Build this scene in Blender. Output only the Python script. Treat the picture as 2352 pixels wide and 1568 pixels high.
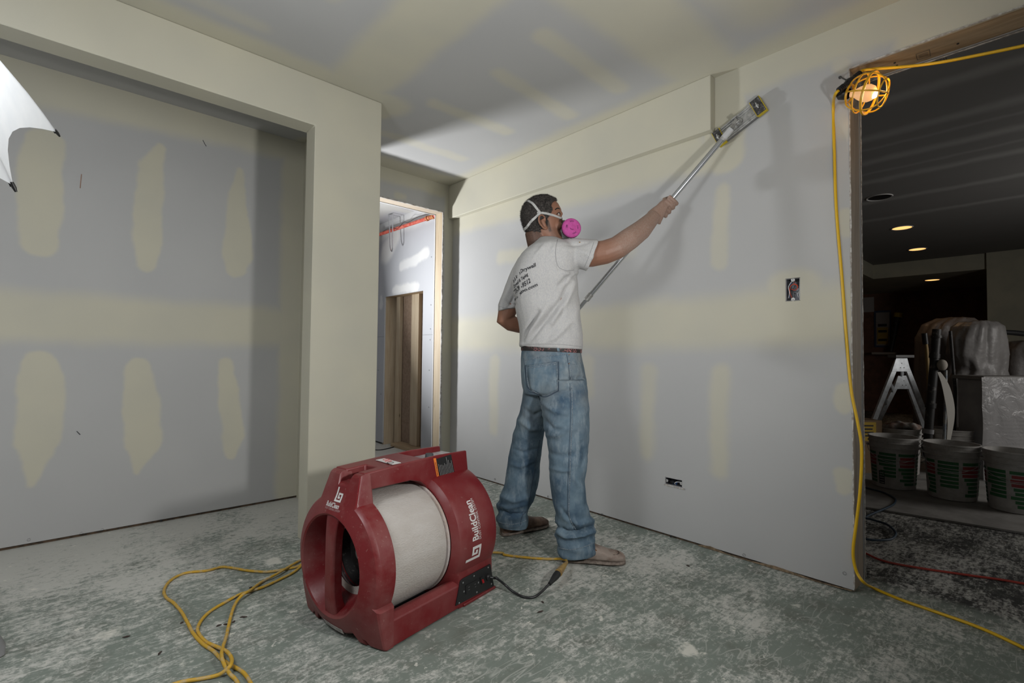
import bpy, bmesh, math, random
from mathutils import Vector, Matrix, noise
from mathutils.bvhtree import BVHTree
random.seed(7)
scene = bpy.context.scene
col = scene.collection
for o in list(bpy.data.objects): bpy.data.objects.remove(o)
V = Vector
PI = math.pi

# ------------------------------------------------------------------ camera
YAW, PITCH, ROLL, FPX, CAMH = 0.7428266, 0.02918053, 0.01037123, 1125.55, 0.96
_f = V((math.sin(YAW)*math.cos(PITCH), math.cos(YAW)*math.cos(PITCH), math.sin(PITCH)))
_r = V((math.cos(YAW), -math.sin(YAW), 0)); _u = _r.cross(_f)
CR = _r*math.cos(ROLL) + _u*math.sin(ROLL); CU = _u*math.cos(ROLL) - _r*math.sin(ROLL); CF = _f
CC = V((0, 0, CAMH))
cam_d = bpy.data.cameras.new('camera'); cam = bpy.data.objects.new('camera', cam_d); col.objects.link(cam)
cam_d.sensor_width = 36; cam_d.lens = FPX/2352*36; cam_d.clip_start = 0.02
m = Matrix((CR, CU, -CF)).transposed().to_4x4(); m.translation = CC
cam.matrix_world = m
scene.camera = cam
# survey helpers: measured points of the photograph turned into places in the room
def ray(x, y): return CF + CR*((x-1176)/FPX) - CU*((y-784)/FPX)
def at(x, y, w): return CC + ray(x, y)*w
def onz(x, y, z=0.0): d = ray(x, y); return CC + d*((z-CAMH)/d.z)
def onx(x, y, X): d = ray(x, y); return CC + d*(X/d.x)
def ony(x, y, Y): d = ray(x, y); return CC + d*(Y/d.y)
def depth(p): return (V(p)-CC).dot(CF)

# ------------------------------------------------------------------ world, lights, exposure
scene.view_settings.view_transform = 'Standard'
scene.view_settings.look = 'None'
scene.view_settings.gamma = 1.0
scene.view_settings.use_curve_mapping = False
scene.view_settings.exposure = 0.06
cy = scene.cycles
cy.max_bounces = 4; cy.diffuse_bounces = 4; cy.glossy_bounces = 2; cy.transmission_bounces = 3; cy.transparent_max_bounces = 4
cy.caustics_reflective = False; cy.caustics_refractive = False
cy.use_adaptive_sampling = True; cy.adaptive_threshold = 0.03
wd = bpy.data.worlds.new('world'); scene.world = wd; wd.use_nodes = True
wd.node_tree.nodes['Background'].inputs[0].default_value = (0.5, 0.55, 0.6, 1)
wd.node_tree.nodes['Background'].inputs[1].default_value = 0.02

def area(name, loc, target, size, power, color=(1, 1, 1), spread=180, shape='DISK'):
    d = bpy.data.lights.new(name, 'AREA'); d.shape = shape; d.size = size; d.energy = power; d.color = color
    d.spread = math.radians(spread)
    o = bpy.data.objects.new(name, d); col.objects.link(o); o.location = loc
    o.rotation_euler = (V(target)-V(loc)).to_track_quat('-Z', 'Y').to_euler()
    return o
# studio strobe standing just right of the camera, aimed up and across the room
area('key_strobe', (1.10, -0.10, 1.08), (0.45, 2.8, 1.75), 0.14, 21.5, (1.0, 0.985, 0.96))
# strobe inside the white umbrella at the left: the soft light leaving the dome, and the bare head that fills it
UMB = V((-0.397, 1.348, 1.584)); UMBAX = V((-0.530, 0.580, -0.618))
area('umbrella_strobe', UMB-UMBAX*0.24, (1.9, 1.55, 1.55), 0.55, 6.5, (0.97, 0.985, 1.0))
ug = bpy.data.lights.new('umbrella_glow', 'POINT'); ug.energy = 18; ug.color = (0.97, 0.985, 1.0); ug.shadow_soft_size = 0.2
ugo = bpy.data.objects.new('umbrella_glow', ug); col.objects.link(ugo); ugo.location = UMB-UMBAX*0.30
area('umbrella_bounce', UMB+UMBAX*0.02, UMB+UMBAX, 0.70, 17, (0.98, 0.99, 1.0))
area('umbrella_strobe_head', UMB+UMBAX*0.18, UMB-UMBAX, 0.12, 0.35, (0.95, 0.98, 1.0))
# strobe in the hall beyond the doorway, hidden behind the post
area('hall_strobe', (1.18, 4.42, 1.17), (2.15, 2.9, 1.95), 0.17, 37, (0.97, 0.98, 1.0), 135)
# unseen area lamp added to brighten the dim room at the right
area('dim_room_fill', (5.4, -2.0, 1.45), (4.9, 0.9, 1.25), 1.4, 23, (1.0, 0.97, 0.93))

# ------------------------------------------------------------------ materials
def new_mat(name):
    mt = bpy.data.materials.new(name); mt.use_nodes = True
    nt = mt.node_tree; return mt, nt, nt.nodes['Principled BSDF']
def N(nt, t, **kw):
    n = nt.nodes.new(t)
    for k, v in kw.items():
        if k == 'ins':
            for kk, vv in v.items(): n.inputs[kk].default_value = vv
        else: setattr(n, k, v)
    return n
def L(nt, a, b): nt.links.new(a, b)
def c4(c): return (c[0], c[1], c[2], 1)
_mats = {}
def simple(name, c, rough=0.6, metal=0.0, c2=None, scale=20, detail=4, bump=0.0, bscale=60, lo=0.4, hi=0.6, stretch=None, emit=None, es=1, spec=None, dist=0.004):
    if name in _mats: return _mats[name]
    mt, nt, b = new_mat(name)
    b.inputs['Base Color'].default_value = c4(c); b.inputs['Roughness'].default_value = rough; b.inputs['Metallic'].default_value = metal
    if spec is not None: b.inputs['Specular IOR Level'].default_value = spec
    tc = None
    if c2 or bump:
        tc = N(nt, 'ShaderNodeTexCoord'); vec = tc.outputs['Object']
        if stretch:
            mp = N(nt, 'ShaderNodeMapping'); mp.inputs['Scale'].default_value = stretch; L(nt, vec, mp.inputs[0]); vec = mp.outputs[0]
    if c2:
        n = N(nt, 'ShaderNodeTexNoise', ins={'Scale': scale, 'Detail': detail, 'Roughness': 0.6}); L(nt, vec, n.inputs['Vector'])
        r = N(nt, 'ShaderNodeMapRange', ins={1: lo, 2: hi}); L(nt, n.outputs[0], r.inputs[0])
        mx = N(nt, 'ShaderNodeMix', data_type='RGBA'); mx.inputs[6].default_value = c4(c); mx.inputs[7].default_value = c4(c2)
        L(nt, r.outputs[0], mx.inputs[0]); L(nt, mx.outputs[2], b.inputs['Base Color'])
    if bump:
        n = N(nt, 'ShaderNodeTexNoise', ins={'Scale': bscale, 'Detail': 3}); L(nt, vec, n.inputs['Vector'])
        bp = N(nt, 'ShaderNodeBump', ins={'Strength': bump, 'Distance': dist}); L(nt, n.outputs[0], bp.inputs['Height']); L(nt, bp.outputs[0], b.inputs['Normal'])
    if emit:
        b.inputs['Emission Color'].default_value = c4(emit); b.inputs['Emission Strength'].default_value = es
    _mats[name] = mt; return mt

# a patch of joint compound: capsule with feathered edge
def patch_group():
    g = bpy.data.node_groups.new('mud_patch', 'ShaderNodeTree')
    for nm, t in (('P', 'NodeSocketVector'), ('A', 'NodeSocketVector'), ('BA', 'NodeSocketVector'), ('Inv', 'NodeSocketFloat'), ('R0', 'NodeSocketFloat'), ('R1', 'NodeSocketFloat'), ('Soft', 'NodeSocketFloat'), ('Prev', 'NodeSocketFloat'), ('Op', 'NodeSocketFloat')):
        g.interface.new_socket(nm, in_out='INPUT', socket_type=t)
    g.interface.new_socket('Mask', in_out='OUTPUT', socket_type='NodeSocketFloat')
    i = g.nodes.new('NodeGroupInput'); o = g.nodes.new('NodeGroupOutput')
    pa = N(g, 'ShaderNodeVectorMath', operation='SUBTRACT'); L(g, i.outputs['P'], pa.inputs[0]); L(g, i.outputs['A'], pa.inputs[1])
    dt = N(g, 'ShaderNodeVectorMath', operation='DOT_PRODUCT'); L(g, pa.outputs[0], dt.inputs[0]); L(g, i.outputs['BA'], dt.inputs[1])
    h = N(g, 'ShaderNodeMath', operation='MULTIPLY', use_clamp=True); L(g, dt.outputs['Value'], h.inputs[0]); L(g, i.outputs['Inv'], h.inputs[1])
    sc = N(g, 'ShaderNodeVectorMath', operation='SCALE'); L(g, i.outputs['BA'], sc.inputs[0]); L(g, h.outputs[0], sc.inputs['Scale'])
    df = N(g, 'ShaderNodeVectorMath', operation='SUBTRACT'); L(g, pa.outputs[0], df.inputs[0]); L(g, sc.outputs[0], df.inputs[1])
    ln = N(g, 'ShaderNodeVectorMath', operation='LENGTH'); L(g, df.outputs[0], ln.inputs[0])
    rr = N(g, 'ShaderNodeMix'); L(g, h.outputs[0], rr.inputs[0]); L(g, i.outputs['R0'], rr.inputs[2]); L(g, i.outputs['R1'], rr.inputs[3])
    e = N(g, 'ShaderNodeMath', operation='SUBTRACT'); L(g, rr.outputs[0], e.inputs[0]); L(g, ln.outputs['Value'], e.inputs[1])
    q = N(g, 'ShaderNodeMath', operation='DIVIDE'); L(g, e.outputs[0], q.inputs[0]); L(g, i.outputs['Soft'], q.inputs[1])
    s = N(g, 'ShaderNodeMapRange', interpolation_type='SMOOTHSTEP', ins={1: -1, 2: 1}); L(g, q.outputs[0], s.inputs[0])
    op = N(g, 'ShaderNodeMath', operation='MULTIPLY'); L(g, s.outputs[0], op.inputs[0]); L(g, i.outputs['Op'], op.inputs[1])
    mx = N(g, 'ShaderNodeMath', operation='MAXIMUM'); L(g, op.outputs[0], mx.inputs[0]); L(g, i.outputs['Prev'], mx.inputs[1])
    L(g, mx.outputs[0], o.inputs[0])
    return g
PATCH = patch_group()
PAPER = (0.41, 0.412, 0.412); MUD = (0.515, 0.494, 0.400)
def drywall(name, plane, patches, paper=PAPER, mud=MUD, amp=0.03, nscale=5.0, rough=0.75):
    """plane: 'xz','yz','xy' = which world axes are the sheet's own; patches: (u0,v0,u1,v1,r0,r1,soft,opacity)"""
    mt, nt, b = new_mat(name)
    geo = N(nt, 'ShaderNodeNewGeometry'); sp = N(nt, 'ShaderNodeSeparateXYZ'); L(nt, geo.outputs['Position'], sp.inputs[0])
    cb = N(nt, 'ShaderNodeCombineXYZ'); ax = {'x': 0, 'y': 1, 'z': 2}
    L(nt, sp.outputs[ax[plane[0]]], cb.inputs[0]); L(nt, sp.outputs[ax[plane[1]]], cb.inputs[1])
    n1 = N(nt, 'ShaderNodeTexNoise', ins={'Scale': nscale, 'Detail': 3, 'Roughness': 0.55}); L(nt, cb.outputs[0], n1.inputs['Vector'])
    sb = N(nt, 'ShaderNodeVectorMath', operation='SUBTRACT'); L(nt, n1.outputs['Color'], sb.inputs[0]); sb.inputs[1].default_value = (0.5, 0.5, 0.5)
    sc = N(nt, 'ShaderNodeVectorMath', operation='SCALE'); L(nt, sb.outputs[0], sc.inputs[0]); sc.inputs['Scale'].default_value = amp*2
    ad = N(nt, 'ShaderNodeVectorMath', operation='ADD'); L(nt, cb.outputs[0], ad.inputs[0]); L(nt, sc.outputs[0], ad.inputs[1])
    ml = N(nt, 'ShaderNodeVectorMath', operation='MULTIPLY'); L(nt, ad.outputs[0], ml.inputs[0]); ml.inputs[1].default_value = (1, 1, 0)
    prev = None
    for (u0, v0, u1, v1, r0, r1, soft, op) in patches:
        g = N(nt, 'ShaderNodeGroup', node_tree=PATCH)
        L(nt, ml.outputs[0], g.inputs['P']); g.inputs['A'].default_value = (u0, v0, 0); g.inputs['BA'].default_value = (u1-u0, v1-v0, 0)
        g.inputs['Inv'].default_value = 1/max(1e-6, (u1-u0)**2+(v1-v0)**2)
        g.inputs['R0'].default_value = r0; g.inputs['R1'].default_value = r1; g.inputs['Soft'].default_value = soft; g.inputs['Op'].default_value = op
        if prev: L(nt, prev, g.inputs['Prev'])
        prev = g.outputs[0]
    # paper: slightly mottled; thin skim of compound
    n2 = N(nt, 'ShaderNodeTexNoise', ins={'Scale': 2.2, 'Detail': 1}); L(nt, cb.outputs[0], n2.inputs['Vector'])
    mr = N(nt, 'ShaderNodeMapRange', ins={1: 0.35, 2: 0.7, 3: 0.0, 4: 0.22}); L(nt, n2.outputs[0], mr.inputs[0])
    pm = N(nt, 'ShaderNodeMix', data_type='RGBA'); pm.inputs[6].default_value = c4(paper); pm.inputs[7].default_value = c4((paper[0]*1.22, paper[1]*1.21, paper[2]*1.18)); L(nt, mr.outputs[0], pm.inputs[0])
    n3 = N(nt, 'ShaderNodeTexNoise', ins={'Scale': 3.1, 'Detail': 2}); L(nt, cb.outputs[0], n3.inputs['Vector'])
    mr3 = N(nt, 'ShaderNodeMapRange', ins={1: 0.3, 2: 0.7, 3: 0.0, 4: 1.0}); L(nt, n3.outputs[0], mr3.inputs[0])
    mm = N(nt, 'ShaderNodeMix', data_type='RGBA'); mm.inputs[6].default_value = c4(mud); mm.inputs[7].default_value = c4((mud[0]*0.93, mud[1]*0.94, mud[2]*0.97)); L(nt, mr3.outputs[0], mm.inputs[0])
    fx = N(nt, 'ShaderNodeMix', data_type='RGBA'); L(nt, pm.outputs[2], fx.inputs[6]); L(nt, mm.outputs[2], fx.inputs[7])
    if prev: L(nt, prev, fx.inputs[0])
    else: fx.inputs[0].default_value = 1
    L(nt, fx.outputs[2], b.inputs['Base Color'])
    b.inputs['Roughness'].default_value = rough; b.inputs['Specular IOR Level'].default_value = 0.25
    _mats[name] = mt; return mt

def floor_material():
    mt, nt, b = new_mat('concrete floor under white dust')
    geo = N(nt, 'ShaderNodeNewGeometry'); pos = geo.outputs['Position']; sp = N(nt, 'ShaderNodeSeparateXYZ'); L(nt, pos, sp.inputs[0])
    def noise_(scale, detail, rough=0.6, stretch=None, rot=0, dist=0):
        v = pos
        if stretch:
            mp = N(nt, 'ShaderNodeMapping'); mp.inputs['Rotation'].default_value = (0, 0, rot); mp.inputs['Scale'].default_value = stretch; L(nt, v, mp.inputs[0]); v = mp.outputs[0]
        n = N(nt, 'ShaderNodeTexNoise', ins={'Scale': scale, 'Detail': detail, 'Roughness': rough, 'Distortion': dist}); L(nt, v, n.inputs['Vector']); return n.outputs[0]
    def mr(s, a, b_, c=0, d=1):
        r = N(nt, 'ShaderNodeMapRange', ins={1: a, 2: b_, 3: c, 4: d}); L(nt, s, r.inputs[0]); return r.outputs[0]
    def mth(op, a, b_, cl=False):
        x = N(nt, 'ShaderNodeMath', operation=op, use_clamp=cl)
        for k, s in enumerate((a, b_)):
            if isinstance(s, (int, float)): x.inputs[k].default_value = s
            else: L(nt, s, x.inputs[k])
        return x.outputs[0]
    big = noise_(1.1, 5, 0.6)
    fine = noise_(38, 7, 0.72, dist=0.6)
    scuff = noise_(26, 5, 0.7, (0.35, 1.7, 1), 0.55, 0.8)
    scuff2 = noise_(60, 4, 0.7, (0.3, 1.5, 1), -0.4, 0.5)
    fine2 = noise_(105, 5, 0.75, dist=0.4)
    s = mth('ADD', mth('MULTIPLY', fine, 0.40), mth('MULTIPLY', scuff, 0.22)); s = mth('ADD', s, mth('MULTIPLY', scuff2, 0.18)); s = mth('ADD', s, mth('MULTIPLY', fine2, 0.20))
    s = mth('ADD', s, mth('MULTIPLY', mth('SUBTRACT', big, 0.5), 0.34)); s = mth('ADD', s, mth('MULTIPLY', mth('SUBTRACT', noise_(4.5, 4, 0.6), 0.5), 0.20))
    # hair-thin scratches of dust
    def scratch(scale, st, rot, wid):
        n = noise_(scale, 2, 0.5, st, rot, 0.3); return mr(mth('ABSOLUTE', mth('SUBTRACT', n, 0.5), 0), wid, 0.0)
    sc = mth('MAXIMUM', scratch(8, (0.5, 1.5, 1), 0.5, 0.013), mth('MAXIMUM', scratch(7, (0.45, 1.6, 1), -0.7, 0.012), scratch(11, (0.5, 1.4, 1), 1.6, 0.012)))
    sc = mth('MULTIPLY', sc, mr(noise_(5, 3, 0.6), 0.44, 0.58))
    # more dust lies along the sanded walls
    ny = mr(sp.outputs[1], 2.3, 3.3, 0, 0.11); nx = mr(sp.outputs[0], 0.3, -0.9, 0, 0.05)
    s = mth('ADD', mth('ADD', s, ny), nx)
    dust = mth('MAXIMUM', mr(s, 0.475, 0.575), mth('MULTIPLY', sc, 0.6))
    # splashes of dried compound
    vor = N(nt, 'ShaderNodeTexVoronoi', ins={'Scale': 5.5, 'Randomness': 1}); 
    wp = N(nt, 'ShaderNodeTexNoise', ins={'Scale': 22, 'Detail': 6, 'Roughness': 0.7}); L(nt, pos, wp.inputs['Vector'])
    mx = N(nt, 'ShaderNodeMix', data_type='VECTOR'); mx.inputs[0].default_value = 0.10; L(nt, pos, mx.inputs[4]); L(nt, wp.outputs['Color'], mx.inputs[5]); L(nt, mx.outputs[1], vor.inputs['Vector'])
    spc = N(nt, 'ShaderNodeSeparateXYZ'); L(nt, vor.outputs['Color'], spc.inputs[0])
    rad = mr(spc.outputs[0], 0.60, 1.0, 0.0, 0.24)
    blob = mr(mth('SUBTRACT', rad, vor.outputs['Distance']), 0.0, 0.10)
    vor2 = N(nt, 'ShaderNodeTexVoronoi', ins={'Scale': 26, 'Randomness': 1}); L(nt, mx.outputs[1], vor2.inputs['Vector'])
    spc2 = N(nt, 'ShaderNodeSeparateXYZ'); L(nt, vor2.outputs['Color'], spc2.inputs[0])
    rad2 = mr(spc2.outputs[0], 0.72, 1.0, 0.0, 0.3)
    blob2 = mr(mth('SUBTRACT', rad2, vor2.outputs['Distance']), 0.0, 0.08)
    bl = mth('MAXIMUM', blob, blob2)
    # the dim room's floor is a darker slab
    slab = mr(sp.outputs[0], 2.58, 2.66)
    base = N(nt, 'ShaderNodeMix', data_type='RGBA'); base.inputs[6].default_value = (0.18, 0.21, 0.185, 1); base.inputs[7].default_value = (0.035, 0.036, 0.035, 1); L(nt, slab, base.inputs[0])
    tint = N(nt, 'ShaderNodeMix', data_type='RGBA'); tint.inputs[7].default_value = (0.115, 0.12, 0.10, 1); L(nt, base.outputs[2], tint.inputs[6]); L(nt, mr(noise_(7, 5), 0.5, 0.7, 0, 0.6), tint.inputs[0])
    d1 = N(nt, 'ShaderNodeMix', data_type='RGBA'); d1.inputs[7].default_value = (0.57, 0.565, 0.53, 1); L(nt, tint.outputs[2], d1.inputs[6]); L(nt, mth('MULTIPLY', dust, 0.82), d1.inputs[0])
    d2 = N(nt, 'ShaderNodeMix', data_type='RGBA'); d2.inputs[7].default_value = (0.66, 0.645, 0.585, 1); L(nt, d1.outputs[2], d2.inputs[6]); L(nt, mth('MULTIPLY', bl, 0.75), d2.inputs[0])
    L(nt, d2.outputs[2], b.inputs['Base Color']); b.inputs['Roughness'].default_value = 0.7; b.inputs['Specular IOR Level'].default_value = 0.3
    bp = N(nt, 'ShaderNodeBump', ins={'Strength': 0.35, 'Distance': 0.003}); L(nt, noise_(55, 4, 0.7), bp.inputs['Height']); L(nt, bp.outputs[0], b.inputs['Normal'])
    return mt

def wood_material(name, c1, c2, axis=2, scale=1.0):
    mt, nt, b = new_mat(name)
    tc = N(nt, 'ShaderNodeTexCoord'); mp = N(nt, 'ShaderNodeMapping')
    s = [22*scale]*3; s[axis] = 1.3*scale; mp.inputs['Scale'].default_value = s; L(nt, tc.outputs['Object'], mp.inputs[0])
    n = N(nt, 'ShaderNodeTexNoise', ins={'Scale': 2.2, 'Detail': 6, 'Roughness': 0.6, 'Distortion': 0.9}); L(nt, mp.outputs[0], n.inputs['Vector'])
    r = N(nt, 'ShaderNodeMapRange', ins={1: 0.3, 2: 0.72}); L(nt, n.outputs[0], r.inputs[0])
    mx = N(nt, 'ShaderNodeMix', data_type='RGBA'); mx.inputs[6].default_value = c4(c1); mx.inputs[7].default_value = c4(c2); L(nt, r.outputs[0], mx.inputs[0])
    # knots
    v = N(nt, 'ShaderNodeTexVoronoi', ins={'Scale': 3.2}); mp2 = N(nt, 'ShaderNodeMapping'); k = [3.0]*3; k[axis] = 1.1; mp2.inputs['Scale'].default_value = k; L(nt, tc.outputs['Object'], mp2.inputs[0]); L(nt, mp2.outputs[0], v.inputs['Vector'])
    kr = N(nt, 'ShaderNodeMapRange', ins={1: 0.10, 2: 0.03}); L(nt, v.outputs['Distance'], kr.inputs[0])
    mk = N(nt, 'ShaderNodeMix', data_type='RGBA'); L(nt, mx.outputs[2], mk.inputs[6]); mk.inputs[7].default_value = c4([q*0.3 for q in c2]); L(nt, kr.outputs[0], mk.inputs[0])
    L(nt, mk.outputs[2], b.inputs['Base Color']); b.inputs['Roughness'].default_value = 0.7
    _mats[name] = mt; return mt

# ------------------------------------------------------------------ mesh helpers
class MB:
    def __init__(s): s.v = []; s.f = []
    def add(s, vs, fs):
        k = len(s.v); s.v += [V(p) for p in vs]; s.f += [tuple(i+k for i in q) for q in fs]; return s
    def box(s, lo, hi, M=None):
        x0, y0, z0 = lo; x1, y1, z1 = hi
        vs = [V(p) for p in ((x0, y0, z0), (x1, y0, z0), (x1, y1, z0), (x0, y1, z0), (x0, y0, z1), (x1, y0, z1), (x1, y1, z1), (x0, y1, z1))]
        if M is not None: vs = [M @ p for p in vs]
        return s.add(vs, [(0, 3, 2, 1), (4, 5, 6, 7), (0, 1, 5, 4), (1, 2, 6, 5), (2, 3, 7, 6), (3, 0, 4, 7)])
    def rings(s, rings, cap=True, closed=False):
        n = len(rings[0]); k = len(s.v)
        for r in rings: s.v += [V(p) for p in r]
        m_ = len(rings)
        for i in range(m_-1+(1 if closed else 0)):
            a = k+i*n; b_ = k+((i+1) % m_)*n
            for j in range(n):
                j2 = (j+1) % n; s.f.append((a+j, a+j2, b_+j2, b_+j))
        if cap and not closed:
            s.f.append(tuple(k+j for j in reversed(range(n)))); s.f.append(tuple(k+(m_-1)*n+j for j in range(n)))
        return s
    def tube(s, pts, rad, n=8, cap=True, closed=False):
        pts = [V(p) for p in pts]; R = rad if isinstance(rad, (list, tuple)) else [rad]*len(pts)
        m_ = len(pts); rings = []; up = None
        for i, p in enumerate(pts):
            if closed: t = pts[(i+1) % m_]-pts[i-1]
            else: t = pts[min(i+1, m_-1)]-pts[max(i-1, 0)]
            t = t.normalized() if t.length > 1e-9 else V((0, 0, 1))
            if up is None:
                up = t.orthogonal().normalized()
            up = up-t*up.dot(t); up = up.normalized() if up.length > 1e-6 else t.orthogonal().normalized()
            sd = t.cross(up)
            rings.append([p+(up*math.cos(2*PI*j/n)+sd*math.sin(2*PI*j/n))*R[i] for j in range(n)])
        return s.rings(rings, cap, closed)
    def lathe(s, prof, M, n=32, cap=False, closed=False):
        """prof: (axial, radius) along local x; M places it"""
        rings = [[M @ V((a, r*math.cos(2*PI*j/n), r*math.sin(2*PI*j/n))) for j in range(n)] for a, r in prof]
        return s.rings(rings, cap, closed)
    def prism(s, poly, d0, d1, M=None):
        """poly in local xy, extruded along local z"""
        n = len(poly); vs = [V((p[0], p[1], d0)) for p in poly]+[V((p[0], p[1], d1)) for p in poly]
        if M is not None: vs = [M @ p for p in vs]
        return s.add(vs, [tuple(reversed(range(n))), tuple(range(n, 2*n))]+[(j, (j+1) % n, n+(j+1) % n, n+j) for j in range(n)])
    def ball(s, c, r, n=12, m_=8, M=None):
        r = r if isinstance(r, (list, tuple)) else (r, r, r); c = V(c); rings = []
        for i in range(1, m_):
            th = PI*i/m_
            rings.append([V((r[0]*math.sin(th)*math.cos(2*PI*j/n), r[1]*math.sin(th)*math.sin(2*PI*j/n), -r[2]*math.cos(th))) for j in range(n)])
        rings = [[(M @ p if M is not None else p)+c for p in q] for q in rings]
        return s.rings(rings)
    def build(s, name, mat=None, parent=None, smooth=False, bevel=0, segs=2, angle=35, subsurf=0):
        me = bpy.data.meshes.new(name); me.from_pydata([tuple(p) for p in s.v], [], s.f); me.update()
        bm = bmesh.new(); bm.from_mesh(me); bmesh.ops.recalc_face_normals(bm, faces=bm.faces); bm.to_mesh(me); bm.free()
        return wrap(name, me, mat, parent, smooth, bevel, segs, angle, subsurf)
def wrap(name, me, mat=None, parent=None, smooth=False, bevel=0, segs=2, angle=35, subsurf=0):
    o = bpy.data.objects.new(name, me); col.objects.link(o)
    if mat:
        for mm in (mat if isinstance(mat, (list, tuple)) else [mat]): me.materials.append(mm)
    if parent is not None: o.parent = parent; o.matrix_parent_inverse = wm(parent).inverted()
    if smooth or bevel:
        for p in me.polygons: p.use_smooth = True
        try: me.set_sharp_from_angle(angle=math.radians(angle if (bevel or angle != 35) else 50))
        except Exception: pass
    if bevel:
        md = o.modifiers.new('bevel', 'BEVEL'); md.width = bevel; md.segments = segs; md.limit_method = 'ANGLE'; md.angle_limit = math.radians(angle)
    if subsurf:
        md = o.modifiers.new('sub', 'SUBSURF'); md.levels = subsurf; md.render_levels = subsurf
    return o
def wm(o):
    if o.parent is None: return o.matrix_basis.copy()
    return wm(o.parent) @ o.matrix_parent_inverse @ o.matrix_basis
def tag(o, label=None, cat=None, group=None, kind=None):
    if label: o['label'] = label
    if cat: o['category'] = cat
    if group: o['group'] = group
    if kind: o['kind'] = kind
    return o
def thing(name, loc, label, cat, group=None):
    o = bpy.data.objects.new(name, None); col.objects.link(o); o.location = loc; o.empty_display_size = 0.1
    return tag(o, label, cat, group)
def struct(o): o['kind'] = 'structure'; return o
def catmull(pts, n=8, closed=False):
    pts = [V(p) for p in pts]; out = []; m_ = len(pts)
    rng = m_ if closed else m_-1
    for i in range(rng):
        if closed: p0, p1, p2, p3 = pts[i-1], pts[i], pts[(i+1) % m_], pts[(i+2) % m_]
        else: p0, p1, p2, p3 = pts[max(i-1, 0)], pts[i], pts[i+1], pts[min(i+2, m_-1)]
        for k in range(n):
            t = k/n
            out.append(0.5*((2*p1)+(p2-p0)*t+(2*p0-5*p1+4*p2-p3)*t*t+(3*p1-p0-3*p2+p3)*t*t*t))
    if not closed: out.append(pts[-1])
    return out
def evaluated(o):
    dg = bpy.context.evaluated_depsgraph_get(); dg.update()
    return bpy.data.meshes.new_from_object(o.evaluated_get(dg))
def remeshed(mb, voxel=0.006, smooth_it=4, factor=0.5):
    """weld overlapping closed pieces into one continuous surface"""
    me = bpy.data.meshes.new('tmp'); me.from_pydata([tuple(p) for p in mb.v], [], mb.f); me.update()
    bm = bmesh.new(); bm.from_mesh(me); bmesh.ops.recalc_face_normals(bm, faces=bm.faces); bm.to_mesh(me); bm.free()
    o = bpy.data.objects.new('tmp', me); col.objects.link(o)
    md = o.modifiers.new('r', 'REMESH'); md.mode = 'VOXEL'; md.voxel_size = voxel
    if smooth_it:
        sm = o.modifiers.new('s', 'SMOOTH'); sm.factor = factor; sm.iterations = smooth_it
    out = evaluated(o); bpy.data.objects.remove(o)
    return out
def bvh_of(me): return BVHTree.FromPolygons([v.co.copy() for v in me.vertices], [tuple(p.vertices) for p in me.polygons])
def text_mesh(txt, bold=0.0, spacing=1.0, shear=0.0):
    """lettering as triangles in the xy plane, height of a capital about 0.7"""
    cu = bpy.data.curves.new('t', 'FONT'); cu.body = txt; cu.size = 1; cu.space_character = spacing; cu.shear = shear; cu.offset = bold; cu.resolution_u = 3
    o = bpy.data.objects.new('t', cu); col.objects.link(o)
    me = evaluated(o); bpy.data.objects.remove(o)
    vs = [v.co.copy() for v in me.vertices]; fs = [tuple(p.vertices) for p in me.polygons]
    return vs, fs
def mapped(name, vs, fs, fn, mat, parent):
    me = bpy.data.meshes.new(name); me.from_pydata([tuple(fn(p)) for p in vs], [], fs); me.update()
    return wrap(name, me, mat, parent)
# ------------------------------------------------------------------ the room
XR, YL, ZC = 2.423, 3.397, 2.391           # work wall, back wall, ceiling
YF, YB, X0, XP, XA, ZO = 2.537, 2.660, 0.9335, 1.305, 1.180, 2.140   # cased opening of the alcove, post, partition
XW, YS = -1.7, -1.35                       # walls behind the camera
DT = 0.0127
def panel(name, axis, c, t, u0, u1, v0, v1, holes, mat, parent=None):
    us = sorted({u0, u1, *[h[0] for h in holes], *[h[1] for h in holes]}); vs = sorted({v0, v1, *[h[2] for h in holes], *[h[3] for h in holes]})
    us = [u for u in us if u0 <= u <= u1]; vs = [v for v in vs if v0 <= v <= v1]
    def P(u, v, d): return {'y': (u, c+d, v), 'x': (c+d, u, v), 'z': (u, v, c+d)}[axis]
    def hole(i, j):
        if i < 0 or j < 0 or i >= len(us)-1 or j >= len(vs)-1: return True
        a, b = (us[i]+us[i+1])/2, (vs[j]+vs[j+1])/2
        return any(h[0] < a < h[1] and h[2] < b < h[3] for h in holes)
    bm = bmesh.new(); cache = {}
    def vert(u, v, d):
        k = (u, v, d)
        if k not in cache: cache[k] = bm.verts.new(P(u, v, d))
        return cache[k]
    for i in range(len(us)-1):
        for j in range(len(vs)-1):
            if hole(i, j): continue
            a, b, e, g = us[i], us[i+1], vs[j], vs[j+1]
            for d in (0, t): bm.faces.new([vert(a, e, d), vert(b, e, d), vert(b, g, d), vert(a, g, d)])
            for (ii, jj, p, q) in ((i-1, j, (a, e), (a, g)), (i+1, j, (b, e), (b, g)), (i, j-1, (a, e), (b, e)), (i, j+1, (a, g), (b, g))):
                if hole(ii, jj): bm.faces.new([vert(*p, 0), vert(*q, 0), vert(*q, t), vert(*p, t)])
    bmesh.ops.recalc_face_normals(bm, faces=bm.faces)
    me = bpy.data.meshes.new(name); bm.to_mesh(me); bm.free()
    return wrap(name, me, mat, parent)
def up_(fn, *px):   # survey patches on a plane
    return [fn(*p) for p in px]

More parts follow.
